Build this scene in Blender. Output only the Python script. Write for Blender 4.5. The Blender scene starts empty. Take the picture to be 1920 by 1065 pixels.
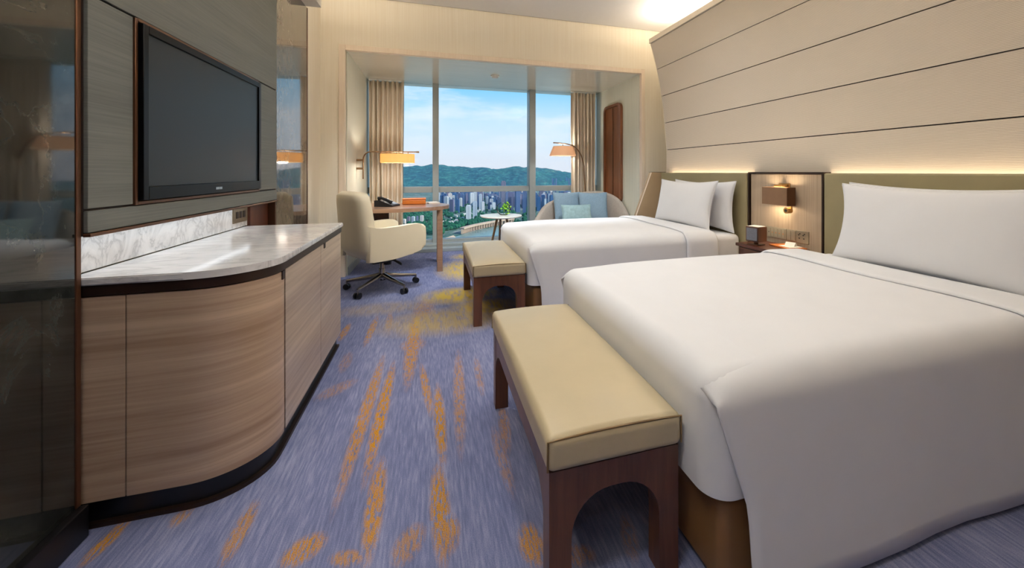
import bpy, bmesh, math, random
from mathutils import Vector, Matrix, noise as mnoise

random.seed(7)
SC = bpy.context.scene
COL = SC.collection
PI = math.pi
R = math.radians

# ------------------------------------------------------------------ camera
H = 1.15                                   # eye height
FPX, PPX, HOR, VP1, VP2 = 756.0, 1043.6, 322.0, 811.0, 3500.0   # focal px, principal x, horizon y, vanishing points
YAW = math.atan((PPX - VP1) / FPX)
cam_d = bpy.data.cameras.new('camera')
cam = bpy.data.objects.new('camera', cam_d)
COL.objects.link(cam)
cam.location = (0, 0, H)
cam.rotation_euler = (PI / 2, 0, -YAW)
cam_d.sensor_width = 36
cam_d.lens = FPX / 1920 * 36
cam_d.shift_x = (960 - PPX) / 1920
cam_d.shift_y = -(532.5 - HOR) / 1920
cam_d.clip_start = 0.05
cam_d.clip_end = 30000
SC.camera = cam

# ------------------------------------------------------------------ view
vs = SC.view_settings
SC.display_settings.display_device = 'sRGB'
vs.view_transform = 'Standard'
vs.look = 'None'
vs.gamma = 1
vs.use_curve_mapping = False
vs.exposure = 0.35
cy = SC.cycles
cy.max_bounces = 8
cy.diffuse_bounces = 5
cy.glossy_bounces = 4
cy.transmission_bounces = 6
cy.transparent_max_bounces = 12
cy.sample_clamp_indirect = 6
cy.caustics_reflective = False
cy.caustics_refractive = False


def lin(c):
    return tuple(((v / 255) / 12.92 if v / 255 <= 0.04045 else ((v / 255 + 0.055) / 1.055) ** 2.4) for v in c) + (1,)


# ------------------------------------------------------------------ world sky
def make_world():
    w = bpy.data.worlds.new('sky')
    SC.world = w
    w.use_nodes = True
    nt = w.node_tree
    N, L = nt.nodes, nt.links
    N.clear()
    out = N.new('ShaderNodeOutputWorld')
    bg = N.new('ShaderNodeBackground')
    tc = N.new('ShaderNodeTexCoord')
    sep = N.new('ShaderNodeSeparateXYZ')
    L.new(tc.outputs['Generated'], sep.inputs[0])
    cr = N.new('ShaderNodeValToRGB')
    el = cr.color_ramp.elements
    el[0].position = 0.0
    el[0].color = lin((232, 230, 236))
    el[1].position = 0.60
    el[1].color = lin((60, 130, 205))
    for p, c in ((0.045, (226, 231, 240)), (0.12, (205, 226, 243)), (0.215, (112, 196, 238)), (0.32, (90, 168, 226))):
        e = el.new(p)
        e.color = lin(c)
    L.new(sep.outputs['Z'], cr.inputs[0])
    mp = N.new('ShaderNodeMapping')
    mp.inputs['Scale'].default_value = (3.0, 3.0, 11.0)
    mp.inputs['Location'].default_value = (0.35, 0.1, 0.6)
    L.new(tc.outputs['Generated'], mp.inputs[0])
    ns = N.new('ShaderNodeTexNoise')
    ns.inputs['Scale'].default_value = 1.6
    ns.inputs['Detail'].default_value = 6
    ns.inputs['Roughness'].default_value = 0.6
    L.new(mp.outputs[0], ns.inputs['Vector'])
    cc = N.new('ShaderNodeValToRGB')
    cc.color_ramp.elements[0].position = 0.50
    cc.color_ramp.elements[1].position = 0.68
    L.new(ns.outputs['Fac'], cc.inputs[0])
    mulc = N.new('ShaderNodeMath')
    mulc.operation = 'MULTIPLY'
    mulc.inputs[1].default_value = 0.8
    L.new(cc.outputs[0], mulc.inputs[0])
    mx = N.new('ShaderNodeMixRGB')
    mx.inputs[2].default_value = lin((238, 238, 244))
    L.new(mulc.outputs[0], mx.inputs[0])
    L.new(cr.outputs[0], mx.inputs[1])
    L.new(mx.outputs[0], bg.inputs[0])
    bg.inputs[1].default_value = 1.0
    L.new(bg.outputs[0], out.inputs[0])


make_world()

sun_d = bpy.data.lights.new('sun', 'SUN')
sun_d.energy = 5.0
sun_d.angle = R(1.0)
sun_d.color = (1.0, 0.93, 0.82)
sun = bpy.data.objects.new('sun', sun_d)
COL.objects.link(sun)
sun.location = (60, -40, 80)
sun.rotation_euler = Vector((-0.75, 0.35, -0.60)).to_track_quat('-Z', 'Y').to_euler()

WARM = (1.0, 0.80, 0.55)
WARM2 = (0.86, 0.935, 1.0)


def lamp(name, kind, loc, power, color=WARM, **kw):
    d = bpy.data.lights.new(name, kind)
    d.energy = power
    d.color = color
    rot = kw.pop('rot', None)
    for k, v in kw.items():
        setattr(d, k, v)
    o = bpy.data.objects.new(name, d)
    COL.objects.link(o)
    o.location = loc
    if rot:
        o.rotation_euler = rot
    return o


# LED strips hidden in the coves (along the top rail of the headboard wall, on the TV-side bulkhead, behind the headboard)
lamp('cove_strip_light', 'AREA', (2.78, 1.45, 2.785), 82, (1.0, 0.89, 0.73), shape='RECTANGLE', size=0.06, size_y=5.8, rot=(PI, 0, 0))
lamp('bulkhead_strip_light', 'AREA', (-1.05, 1.4, 2.70), 80, (1.0, 0.89, 0.73), shape='RECTANGLE', size=0.06, size_y=5.2, rot=(PI, 0, 0))
lamp('headboard_strip_light', 'AREA', (2.765, 2.1, 1.105), 4.0, (1.0, 0.80, 0.56), shape='RECTANGLE', size=0.03, size_y=4.4, rot=(PI, 0, 0))
# unseen ceiling downlights added to brighten beds and niche (fixtures built with the ceiling)
ADDED_DOWNLIGHTS = [(0.35, 1.9, 27, 0, 140), (0.30, 3.0, 46, 0, 140), (1.75, 2.0, 20, 0, 140), (1.75, 3.2, 34, 0, 140), (0.15, 3.6, 200, 32, 68), (1.55, 3.6, 200, 32, 68), (-0.40, 0.30, 42, 0, 140), (-0.2, -1.2, 18, 0, 140)]   # x, y, watts, tilt towards the window, cone
for dx, dy, dw_, dt_, dc_ in ADDED_DOWNLIGHTS:
    lamp('added_downlight_lamp', 'SPOT', (dx, dy, 3.045), dw_, WARM2, spot_size=R(dc_), spot_blend=0.9, shadow_soft_size=0.16, rot=(R(dt_), 0, 0))
# LED strip under the television panel, washing the marble
lamp('splashback_strip_light', 'AREA', (-1.075, 2.3, 0.940), 0.4, WARM2, shape='RECTANGLE', size=0.02, size_y=1.25)


# ------------------------------------------------------------------ materials
class NT:
    def __init__(s, name):
        s.m = bpy.data.materials.new(name)
        s.m.use_nodes = True
        s.nt = s.m.node_tree
        s.N, s.L = s.nt.nodes, s.nt.links
        s.N.clear()
        s.out = s.N.new('ShaderNodeOutputMaterial')

    def n(s, t, **kw):
        nd = s.N.new('ShaderNode' + t)
        for k, v in kw.items():
            if k in nd.inputs:
                nd.inputs[k].default_value = v
            else:
                setattr(nd, k, v)
        return nd

    def l(s, a, b):
        s.L.new(a, b)

    def bsdf(s, color=None, rough=0.5, metal=0.0, spec=0.5, **kw):
        b = s.n('BsdfPrincipled')
        if color is not None:
            b.inputs['Base Color'].default_value = color
        b.inputs['Roughness'].default_value = rough
        b.inputs['Metallic'].default_value = metal
        b.inputs['Specular IOR Level'].default_value = spec
        for k, v in kw.items():
            b.inputs[k.replace('_', ' ')].default_value = v
        s.l(b.outputs[0], s.out.inputs[0])
        return b

    def coords(s, scale=(1, 1, 1), rot=(0, 0, 0), loc=(0, 0, 0), world=True):
        if world:
            g = s.n('NewGeometry')
            src = g.outputs['Position']
        else:
            g = s.n('TexCoord')
            src = g.outputs['Object']
        mp = s.n('Mapping')
        mp.inputs['Scale'].default_value = scale
        mp.inputs['Rotation'].default_value = rot
        mp.inputs['Location'].default_value = loc
        s.l(src, mp.inputs[0])
        return mp.outputs[0]

    def noise(s, vec, scale=5, detail=4, rough=0.55, dist=0.0):
        nd = s.n('TexNoise')
        nd.inputs['Scale'].default_value = scale
        nd.inputs['Detail'].default_value = detail
        nd.inputs['Roughness'].default_value = rough
        nd.inputs['Distortion'].default_value = dist
        if vec is not None:
            s.l(vec, nd.inputs['Vector'])
        return nd.outputs['Fac']

    def ramp(s, fac, stops):
        r = s.n('ValToRGB')
        e = r.color_ramp.elements
        e[0].position, e[0].color = stops[0]
        e[1].position, e[1].color = stops[-1]
        for p, c in stops[1:-1]:
            x = e.new(p)
            x.color = c
        s.l(fac, r.inputs[0])
        return r.outputs[0]

    def math(s, op, a, b=None, clamp=False):
        m = s.n('Math')
        m.operation = op
        m.use_clamp = clamp
        for i, v in enumerate((a, b)):
            if v is None:
                continue
            if isinstance(v, (int, float)):
                m.inputs[i].default_value = v
            else:
                s.l(v, m.inputs[i])
        return m.outputs[0]

    def mix(s, fac, a, b, mode='MIX'):
        m = s.n('MixRGB')
        m.blend_type = mode
        for i, v in enumerate((fac, a, b)):
            if isinstance(v, (int, float)):
                m.inputs[i].default_value = v
            elif isinstance(v, tuple):
                m.inputs[i].default_value = v
            else:
                s.l(v, m.inputs[i])
        return m.outputs[0]

    def bump(s, b, height, strength=0.3, dist=0.01):
        bp = s.n('Bump')
        bp.inputs['Strength'].default_value = strength
        bp.inputs['Distance'].default_value = dist
        s.l(height, bp.inputs['Height'])
        s.l(bp.outputs[0], b.inputs['Normal'])


M = {}


def plain(name, rgb, rough=0.5, metal=0.0, spec=0.5, var=0.06, scale=18, bump=0.0, **kw):
    t = NT(name)
    b = t.bsdf(lin(rgb), rough, metal, spec, **kw)
    v = t.coords(world=False)
    n = t.noise(v, scale, 3)
    c = lin(rgb)
    lo = tuple(x * (1 - var) for x in c[:3]) + (1,)
    hi = tuple(min(1, x * (1 + var)) for x in c[:3]) + (1,)
    t.l(t.ramp(n, [(0.3, lo), (0.7, hi)]), b.inputs['Base Color'])
    if bump:
        t.bump(b, t.noise(v, scale * 12, 2), bump, 0.002)
    M[name] = t.m
    return t.m


def wood(name, c1, c2, rough=0.38, along='Y', fine=60, coarse=3.0, spec=0.5, coat=0.0):
    t = NT(name)
    b = t.bsdf(None, rough, 0, spec)
    b.inputs['Coat Weight'].default_value = coat
    b.inputs['Coat Roughness'].default_value = 0.15
    sc = {'X': (coarse, fine, fine), 'Y': (fine, coarse, fine), 'Z': (fine, fine, coarse), 'H': (coarse, coarse, fine)}[along]
    v = t.coords(sc)
    n = t.noise(v, 1.0, 5, 0.6, 0.3)
    sc2 = tuple(x * 0.18 for x in sc)
    n2 = t.noise(t.coords(sc2), 1.0, 3, 0.5, 0.6)
    f = t.math('ADD', t.math('MULTIPLY', n, 0.55), t.math('MULTIPLY', n2, 0.45))
    t.l(t.ramp(f, [(0.36, lin(c1)), (0.5, tuple((a + d) / 2 for a, d in zip(lin(c1), lin(c2)))), (0.62, lin(c2))]), b.inputs['Base Color'])
    t.bump(b, n, 0.06, 0.002)
    M[name] = t.m
    return t.m


# fabrics, paints, metals
plain('ceiling_paint', (226, 224, 222), 0.8, var=0.01)
plain('bulkhead_paint', (226, 220, 208), 0.8, var=0.01)
plain('rail_white', (226, 214, 196), 0.5, var=0.02)
plain('white_linen', (236, 236, 238), 0.85, spec=0.15, var=0.012, scale=6, bump=0.03)
plain('mattress_cloth', (232, 231, 232), 0.85, spec=0.15, var=0.015, bump=0.04)
plain('olive_leather', (148, 138, 106), 0.5, spec=0.35, var=0.05, scale=5, bump=0.08)
plain('tan_leather', (172, 148, 118), 0.5, spec=0.3, var=0.04, scale=6, bump=0.08)
plain('bench_leather', (190, 175, 143), 0.40, spec=0.45, var=0.03, scale=7, bump=0.10)
plain('piping_leather', (120, 96, 62), 0.45, var=0.03)
plain('base_leather', (132, 96, 60), 0.42, spec=0.4, var=0.06, scale=5, bump=0.06)
plain('chair_leather', (236, 224, 196), 0.42, spec=0.4, var=0.02, scale=6, bump=0.05)
plain('sofa_fabric', (176, 167, 158), 0.9, spec=0.1, var=0.06, scale=40, bump=0.15)
plain('cushion_blue', (140, 166, 186), 0.9, spec=0.1, var=0.06, scale=50, bump=0.15)
plain('cushion_aqua', (158, 188, 194), 0.9, spec=0.1, var=0.12, scale=25, bump=0.15)
plain('bronze', (104, 72, 52), 0.35, 0.75, var=0.05)
plain('dark_bronze', (52, 36, 28), 0.42, 0.5, var=0.06)
plain('black_plinth', (20, 20, 22), 0.35, var=0.05)
plain('black_plastic', (18, 18, 19), 0.4, var=0.05)
plain('tv_bezel', (5, 5, 6), 0.35, spec=0.15, var=0.02)
plain('silver_mark', (190, 196, 200), 0.3, 0.6)
plain('chrome', (170, 164, 156), 0.16, 1.0, var=0.03)
plain('brass', (176, 136, 84), 0.3, 0.9, var=0.04)
plain('lamp_bronze', (140, 112, 82), 0.34, 0.8, var=0.04)
plain('aluminium', (160, 168, 168), 0.42, 0.1, var=0.03)
plain('niche_wall_paint', (222, 218, 198), 0.6, var=0.015)
plain('shade_bronze', (142, 110, 84), 0.38, 0.45, var=0.05)
plain('switch_metal', (176, 166, 144), 0.35, 0.6, var=0.04)
plain('outlet_bronze', (120, 104, 84), 0.4, 0.4, var=0.12, scale=60)
plain('socket_hole', (22, 20, 18), 0.6)
plain('indicator_orange', (214, 130, 60), 0.5)
plain('speaker_cloth', (120, 122, 132), 0.8, var=0.1, scale=90)
plain('orange_leather', (206, 116, 44), 0.45, var=0.06, scale=10, bump=0.05)
plain('paper', (236, 232, 222), 0.7, var=0.02)
plain('phone_black', (26, 28, 32), 0.3, var=0.05)
plain('phone_grey', (150, 158, 166), 0.3, var=0.05)
plain('table_white', (236, 232, 222), 0.28, var=0.03)
plain('leaf_green', (150, 205, 60), 0.5, var=0.25, scale=40)
plain('stem_green', (70, 104, 44), 0.5, var=0.15)
plain('detector_white', (232, 230, 222), 0.5, var=0.01)
plain('panel_gap', (46, 32, 24), 0.7, var=0.05)
plain('screen_glass', (24, 28, 31), 0.42, spec=0.4, var=0.02)

t = NT('curtain_cloth')
_n = t.noise(t.coords((30, 30, 4)), 1, 3)
_c = t.ramp(_n, [(.3, lin((240, 226, 206))), (.7, lin((248, 236, 218)))])
_d, _t, _m = t.n('BsdfDiffuse'), t.n('BsdfTranslucent'), t.n('MixShader')
_m.inputs[0].default_value = .10
t.l(_c, _d.inputs[0])
t.l(_c, _t.inputs[0])
t.l(_d.outputs[0], _m.inputs[1])
t.l(_t.outputs[0], _m.inputs[2])
t.l(_m.outputs[0], t.out.inputs[0])
M['curtain_cloth'] = t.m
wood('cabinet_wood_daylit', (168, 148, 130), (210, 192, 172), 0.36, 'H', 48, 1.5, coat=0.12)  # door copy of the end veneer, painted paler for the window light
wood('cabinet_end_wood', (166, 138, 114), (208, 182, 156), 0.36, 'H', 48, 1.5, coat=0.12)
wood('walnut', (74, 42, 26), (108, 66, 42), 0.36, 'Z', 50, 4, coat=0.15)
wood('dark_walnut', (62, 36, 24), (96, 58, 38), 0.36, 'Y', 50, 4, coat=0.15)
wood('red_brown_wood', (72, 34, 22), (96, 50, 32), 0.4, 'Z', 40, 4, coat=0.1)
wood('mirror_wood', (104, 62, 38), (134, 84, 54), 0.28, 'Z', 40, 2, coat=0.4)
wood('desk_wood', (138, 104, 82), (166, 132, 108), 0.28, 'X', 40, 2, coat=0.3)
wood('panel_wood', (168, 148, 124), (192, 172, 148), 0.45, 'Z', 90, 2)
wood('trim_wood', (228, 210, 188), (238, 222, 202), 0.5, 'Z', 60, 2)


def m_wallpaper(name, c1, c2):
    t = NT(name)
    b = t.bsdf(None, 0.72, 0, 0.2)
    v = t.coords((70, 70, 1.2))
    n = t.noise(v, 1, 4)
    t.l(t.ramp(n, [(0.3, lin(c1)), (0.7, lin(c2))]), b.inputs['Base Color'])
    t.bump(b, n, 0.08, 0.002)
    M[name] = t.m


m_wallpaper('wallpaper', (236, 226, 206), (243, 235, 218))
m_wallpaper('niche_paper', (218, 217, 200), (230, 229, 214))


def m_soffit():
    t = NT('soffit_lacquer')
    b = t.bsdf(None, 0.26, 0, 0.5)
    b.inputs['Coat Weight'].default_value = 1.0
    b.inputs['Coat Roughness'].default_value = 0.12
    n = t.noise(t.coords((1.5, 50, 50)), 1, 3)
    t.l(t.ramp(n, [(0.3, lin((228, 220, 202))), (0.7, lin((236, 229, 212)))]), b.inputs['Base Color'])
    M['soffit_lacquer'] = t.m


m_soffit()


def m_woven():
    # headboard-wall textile: small slanted dashes woven in horizontal rows
    t = NT('woven_textile')
    b = t.bsdf(None, 0.7, 0, 0.25)
    v = t.coords((1, 30, 75), (0, 0, 0))
    wv = t.n('TexWave')
    wv.wave_type = 'BANDS'
    wv.bands_direction = 'Z'
    wv.inputs['Scale'].default_value = 0.5
    wv.inputs['Distortion'].default_value = 1.6
    wv.inputs['Detail'].default_value = 1.0
    wv.inputs['Detail Scale'].default_value = 1.2
    t.l(v, wv.inputs['Vector'])
    f = wv.outputs['Fac']
    t.l(t.ramp(f, [(0.1, lin((206, 192, 174))), (0.6, lin((225, 214, 199)))]), b.inputs['Base Color'])
    t.bump(b, f, 0.25, 0.003)
    M['woven_textile'] = t.m


m_woven()


def m_grey_fabric():
    t = NT('grey_wall_fabric')
    b = t.bsdf(None, 0.62, 0, 0.3)
    n = t.noise(t.coords((1, 2.5, 160)), 1, 3)
    n2 = t.noise(t.coords((1, 0.8, 14)), 1, 2)
    f = t.math('ADD', t.math('MULTIPLY', n, 0.6), t.math('MULTIPLY', n2, 0.4))
    t.l(t.ramp(f, [(0.3, lin((92, 94, 90))), (0.7, lin((114, 116, 110)))]), b.inputs['Base Color'])
    t.bump(b, n, 0.12, 0.002)
    M['grey_wall_fabric'] = t.m


m_grey_fabric()


def m_marble():
    t = NT('white_marble')
    b = t.bsdf(None, 0.12, 0, 0.5)
    v = t.coords((1.6, 5.5, 4.0), (0.5, 0.25, 0.75))
    n = t.noise(v, 1.3, 8, 0.62, 1.6)
    w = t.math('ABSOLUTE', t.math('SUBTRACT', n, 0.5))
    vein = t.ramp(w, [(0.0, lin((182, 180, 180))), (0.035, lin((222, 220, 219))), (0.12, lin((240, 238, 237)))])
    n2 = t.noise(t.coords((2, 2, 2)), 1.5, 3)
    t.l(t.mix(0.35, vein, t.ramp(n2, [(0.35, lin((216, 213, 211))), (0.65, lin((242, 240, 239)))])), b.inputs['Base Color'])
    M['white_marble'] = t.m


m_marble()


def m_stone(name, dark, mid, vein):
    t = NT(name)
    b = t.bsdf(None, 0.05, 0, 0.5)
    b.inputs['Coat Weight'].default_value = 0.35
    b.inputs['Coat Roughness'].default_value = 0.03
    n = t.noise(t.coords((3, 3, 2.2), (0.3, 0.5, 0.2)), 2.2, 8, 0.65, 0.9)
    base = t.ramp(n, [(0.35, lin(dark)), (0.68, lin(mid))])
    n3 = t.noise(t.coords((1.6, 1.6, 1.2), (0.7, 0.3, 0.9)), 1.7, 9, 0.62, 0.7)
    w = t.math('ABSOLUTE', t.math('SUBTRACT', n3, 0.5))
    vf = t.ramp(w, [(0.0, (.45, .45, .45, 1)), (0.02, (0.15, 0.15, 0.15, 1)), (0.07, (0, 0, 0, 1))])
    t.l(t.mix(vf, base, lin(vein)), b.inputs['Base Color'])
    M[name] = t.m


m_stone('dark_stone', (15, 17, 15), (46, 48, 45), (72, 74, 69))
m_stone('brown_stone', (88, 79, 70), (122, 112, 100), (136, 126, 112))


def m_glass_pane():
    t = NT('window_glass')
    tr = t.n('BsdfTransparent')
    tr.inputs[0].default_value = (0.90, 0.96, 0.985, 1)
    gl = t.n('BsdfGlossy')
    gl.inputs['Roughness'].default_value = 0.01
    fr = t.n('Fresnel')
    fr.inputs['IOR'].default_value = 1.35
    mx = t.n('MixShader')
    t.l(fr.outputs[0], mx.inputs[0])
    t.l(tr.outputs[0], mx.inputs[1])
    t.l(gl.outputs[0], mx.inputs[2])
    t.l(mx.outputs[0], t.out.inputs[0])
    M['window_glass'] = t.m
    t = NT('vase_glass')
    tr = t.n('BsdfTransparent')
    tr.inputs[0].default_value = (0.93, 0.97, 0.97, 1)
    gl = t.n('BsdfGlossy')
    gl.inputs['Roughness'].default_value = 0.02
    lw = t.n('LayerWeight')
    lw.inputs['Blend'].default_value = 0.11
    mx = t.n('MixShader')
    t.l(lw.outputs['Fresnel'], mx.inputs[0])
    t.l(tr.outputs[0], mx.inputs[1])
    t.l(gl.outputs[0], mx.inputs[2])
    t.l(mx.outputs[0], t.out.inputs[0])
    M['vase_glass'] = t.m


m_glass_pane()


def m_shade(name, rgb, emit, strength):
    t = NT(name)
    d = t.n('BsdfDiffuse')
    d.inputs[0].default_value = lin(rgb)
    tl = t.n('BsdfTranslucent')
    tl.inputs[0].default_value = lin(rgb)
    mx = t.n('MixShader')
    mx.inputs[0].default_value = 0.5
    t.l(d.outputs[0], mx.inputs[1])
    t.l(tl.outputs[0], mx.inputs[2])
    em = t.n('Emission')
    em.inputs[0].default_value = lin(emit)
    em.inputs[1].default_value = strength
    ad = t.n('AddShader')
    t.l(mx.outputs[0], ad.inputs[0])
    t.l(em.outputs[0], ad.inputs[1])
    t.l(ad.outputs[0], t.out.inputs[0])
    M[name] = t.m


m_shade('desk_shade', (226, 190, 140), (255, 196, 110), 0.12)
m_shade('floor_shade', (232, 204, 178), (255, 206, 160), 0.10)
t = NT('lamp_diffuser')
em = t.n('Emission')
em.inputs[0].default_value = lin((255, 226, 180))
em.inputs[1].default_value = 2.5
t.l(em.outputs[0], t.out.inputs[0])
M['lamp_diffuser'] = t.m


# pixel of the photograph -> point on a horizontal plane of height z
COSY = math.cos(YAW)
GA = (VP2 - PPX) / FPX


def px(x, y, z=0.0):
    d = (H - z) / (y - HOR)
    return (COSY * (x - VP1) * d, (VP2 - x) / GA * COSY * d)


# carpet: blue weave with golden brush strokes at their places on the floor
def m_carpet():
    t = NT('carpet')
    b = t.bsdf(None, 0.95, 0, 0.08)
    g = t.n('NewGeometry')
    pos = g.outputs['Position']
    weave = t.noise(t.coords((110, 9, 1)), 1, 4, 0.6)
    weave2 = t.noise(t.coords((340, 340, 1)), 1, 2, 0.6)
    broad = t.noise(t.coords((4, 0.9, 1)), 1, 3)
    f = t.math('ADD', t.math('MULTIPLY', weave, 0.5), t.math('ADD', t.math('MULTIPLY', weave2, 0.3), t.math('MULTIPLY', broad, 0.35)))
    base = t.ramp(f, [(0.36, lin((82, 90, 124))), (0.56, lin((116, 123, 160))), (0.76, lin((158, 162, 194)))])
    strokes = [  # x0,y0,x1,y1 in photo pixels, width m, strength
        (708, 592, 683, 650, .030, .75), (738, 680, 683, 908, .034, 1.0), (719, 667, 628, 952, .036, .85),
        (781, 590, 763, 727, .050, .85), (777, 633, 772, 660, .09, .6), (790, 683, 809, 782, .026, .8), (820, 721, 831, 875, .030, .95),
        (859, 658, 864, 853, .036, .6), (716, 859, 686, 1064, .036, .9), (820, 870, 832, 1064, .038, .95), (836, 960, 842, 1040, .045, .8),
        (892, 669, 905, 743, .026, .45), (941, 754, 952, 853, .03, .5), (669, 710, 590, 752, .06, .4),
        (612, 1001, 524, 1062, .055, .9), (660, 1030, 640, 1064, .06, .7), (787, 980, 743, 1064, .05, .6), (656, 606, 636, 640, .03, .8), (732, 584, 727, 622, .03, .45),
        (243, 971, 150, 1064, .028, .95), (359, 949, 321, 990, .03, .65), (481, 937, 415, 1064, .032, .75),
        (925, 800, 962, 931, .03, .4), (985, 980, 1010, 1064, .045, .85), (1080, 1020, 1090, 1064, .06, .5), (1170, 960, 1190, 1060, .03, .35),
        (655, 660, 640, 700, .04, .35), (800, 560, 790, 600, .10, .45)]
    acc = None
    for x0, y0, x1, y1, w, s in strokes:
        a, c = Vector(px(x0, y0)), Vector(px(x1, y1))
        mid = (a + c) / 2
        ln = (a - c).length / 2 * 1.12
        ang = math.atan2(a.y - c.y, a.x - c.x)
        mp = t.n('Mapping')
        mp.vector_type = 'TEXTURE'
        mp.inputs['Location'].default_value = (mid.x, mid.y, 0)
        mp.inputs['Rotation'].default_value = (0, 0, ang)
        mp.inputs['Scale'].default_value = (ln, w, 1)
        t.l(pos, mp.inputs[0])
        gr = t.n('TexGradient')
        gr.gradient_type = 'SPHERICAL'
        t.l(mp.outputs[0], gr.inputs[0])
        v = t.math('MULTIPLY', t.math('MULTIPLY', gr.outputs['Fac'], 2.2, True), s)
        acc = v if acc is None else t.math('MAXIMUM', acc, v)
    speck = t.noise(t.coords((120, 22, 1)), 1, 3, 0.75)
    m1 = t.math('MULTIPLY', acc, t.ramp(speck, [(0.42, (0.0, 0.0, 0.0, 1)), (0.52, (1, 1, 1, 1))]))
    gold = t.ramp(weave2, [(0.3, lin((150, 100, 24))), (0.7, lin((216, 158, 50)))])
    c1 = t.mix(m1, base, gold)
    # pale yellow wash of pattern near the window side
    acc2 = None
    for x0, y0, rx, ry, s in ((870, 505, .36, .60, .9), (862, 553, .42, .30, 1.0), (905, 575, .32, .28, .85), (840, 600, .6, .34, .6), (880, 480, .30, .25, .8), (720, 578, .5, .2, .3)):
        a = px(x0, y0)
        mp = t.n('Mapping')
        mp.vector_type = 'TEXTURE'
        mp.inputs['Location'].default_value = (a[0], a[1], 0)
        mp.inputs['Scale'].default_value = (rx, ry, 1)
        t.l(pos, mp.inputs[0])
        gr = t.n('TexGradient')
        gr.gradient_type = 'SPHERICAL'
        t.l(mp.outputs[0], gr.inputs[0])
        v = t.math('MULTIPLY', t.math('MULTIPLY', gr.outputs['Fac'], 1.7, True), s)
        acc2 = v if acc2 is None else t.math('MAXIMUM', acc2, v)
    sp2 = t.noise(t.coords((26, 5, 1)), 1, 5, 0.7)
    m2 = t.math('MULTIPLY', acc2, t.ramp(sp2, [(0.30, (0.1, 0.1, 0.1, 1)), (0.52, (1, 1, 1, 1))]))
    c2 = t.mix(m2, c1, lin((196, 168, 82)))
    t.l(c2, b.inputs['Base Color'])
    t.bump(b, weave2, 0.4, 0.004)
    M['carpet'] = t.m


m_carpet()

# ------------------------------------------------------------------ mesh helpers
WM = {}


def tag(o, label=None, cat=None, group=None, kind=None):
    if label:
        o['label'] = label
    if cat:
        o['category'] = cat
    if group:
        o['group'] = group
    if kind:
        o['kind'] = kind
    return o


def thing(name, label, cat, loc=(0, 0, 0), rz=0, group=None, kind=None):
    o = bpy.data.objects.new(name, None)
    COL.objects.link(o)
    o.empty_display_size = 0.1
    o.location = loc
    o.rotation_euler = (0, 0, rz)
    WM[o.name] = Matrix.Translation(loc) @ Matrix.Rotation(rz, 4, 'Z')
    return tag(o, label, cat, group, kind)


def obj(name, bm, mat, parent=None, smooth=None, world=False, origin=None):
    """world=True: vertices are given in world coordinates"""
    if world and parent is not None:
        bm.transform(WM[parent.name].inverted())
    if origin is not None and parent is None:
        bm.transform(Matrix.Translation(-Vector(origin)))
    bmesh.ops.recalc_face_normals(bm, faces=bm.faces)
    me = bpy.data.meshes.new(name)
    bm.to_mesh(me)
    bm.free()
    if smooth is not None:
        for p in me.polygons:
            p.use_smooth = True
        if smooth < 179:
            me.set_sharp_from_angle(angle=R(20 if smooth == 30 else smooth))
    me.materials.append(M[mat])
    o = bpy.data.objects.new(name, me)
    COL.objects.link(o)
    if origin is not None and parent is None:
        o.location = origin
    if parent is not None:
        o.parent = parent
        WM[o.name] = WM[parent.name]
    else:
        WM[o.name] = Matrix.Translation(origin) if origin is not None else Matrix.Identity(4)
    return o


def B():
    return bmesh.new()


def bx(bm, x0, x1, y0, y1, z0, z1):
    v = [bm.verts.new(p) for p in ((x0, y0, z0), (x1, y0, z0), (x1, y1, z0), (x0, y1, z0), (x0, y0, z1), (x1, y0, z1), (x1, y1, z1), (x0, y1, z1))]
    for f in ((0, 3, 2, 1), (4, 5, 6, 7), (0, 1, 5, 4), (1, 2, 6, 5), (2, 3, 7, 6), (3, 0, 4, 7)):
        bm.faces.new([v[i] for i in f])
    return bm


def bbx(x0, x1, y0, y1, z0, z1, bev=0.004, seg=2):
    bm = bx(B(), x0, x1, y0, y1, z0, z1)
    bev = min(bev, (x1 - x0) * .45, (y1 - y0) * .45, (z1 - z0) * .45)
    if bev > 0:
        bmesh.ops.bevel(bm, geom=list(bm.edges), offset=bev, segments=seg, profile=0.5, affect='EDGES')
    return bm


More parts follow.
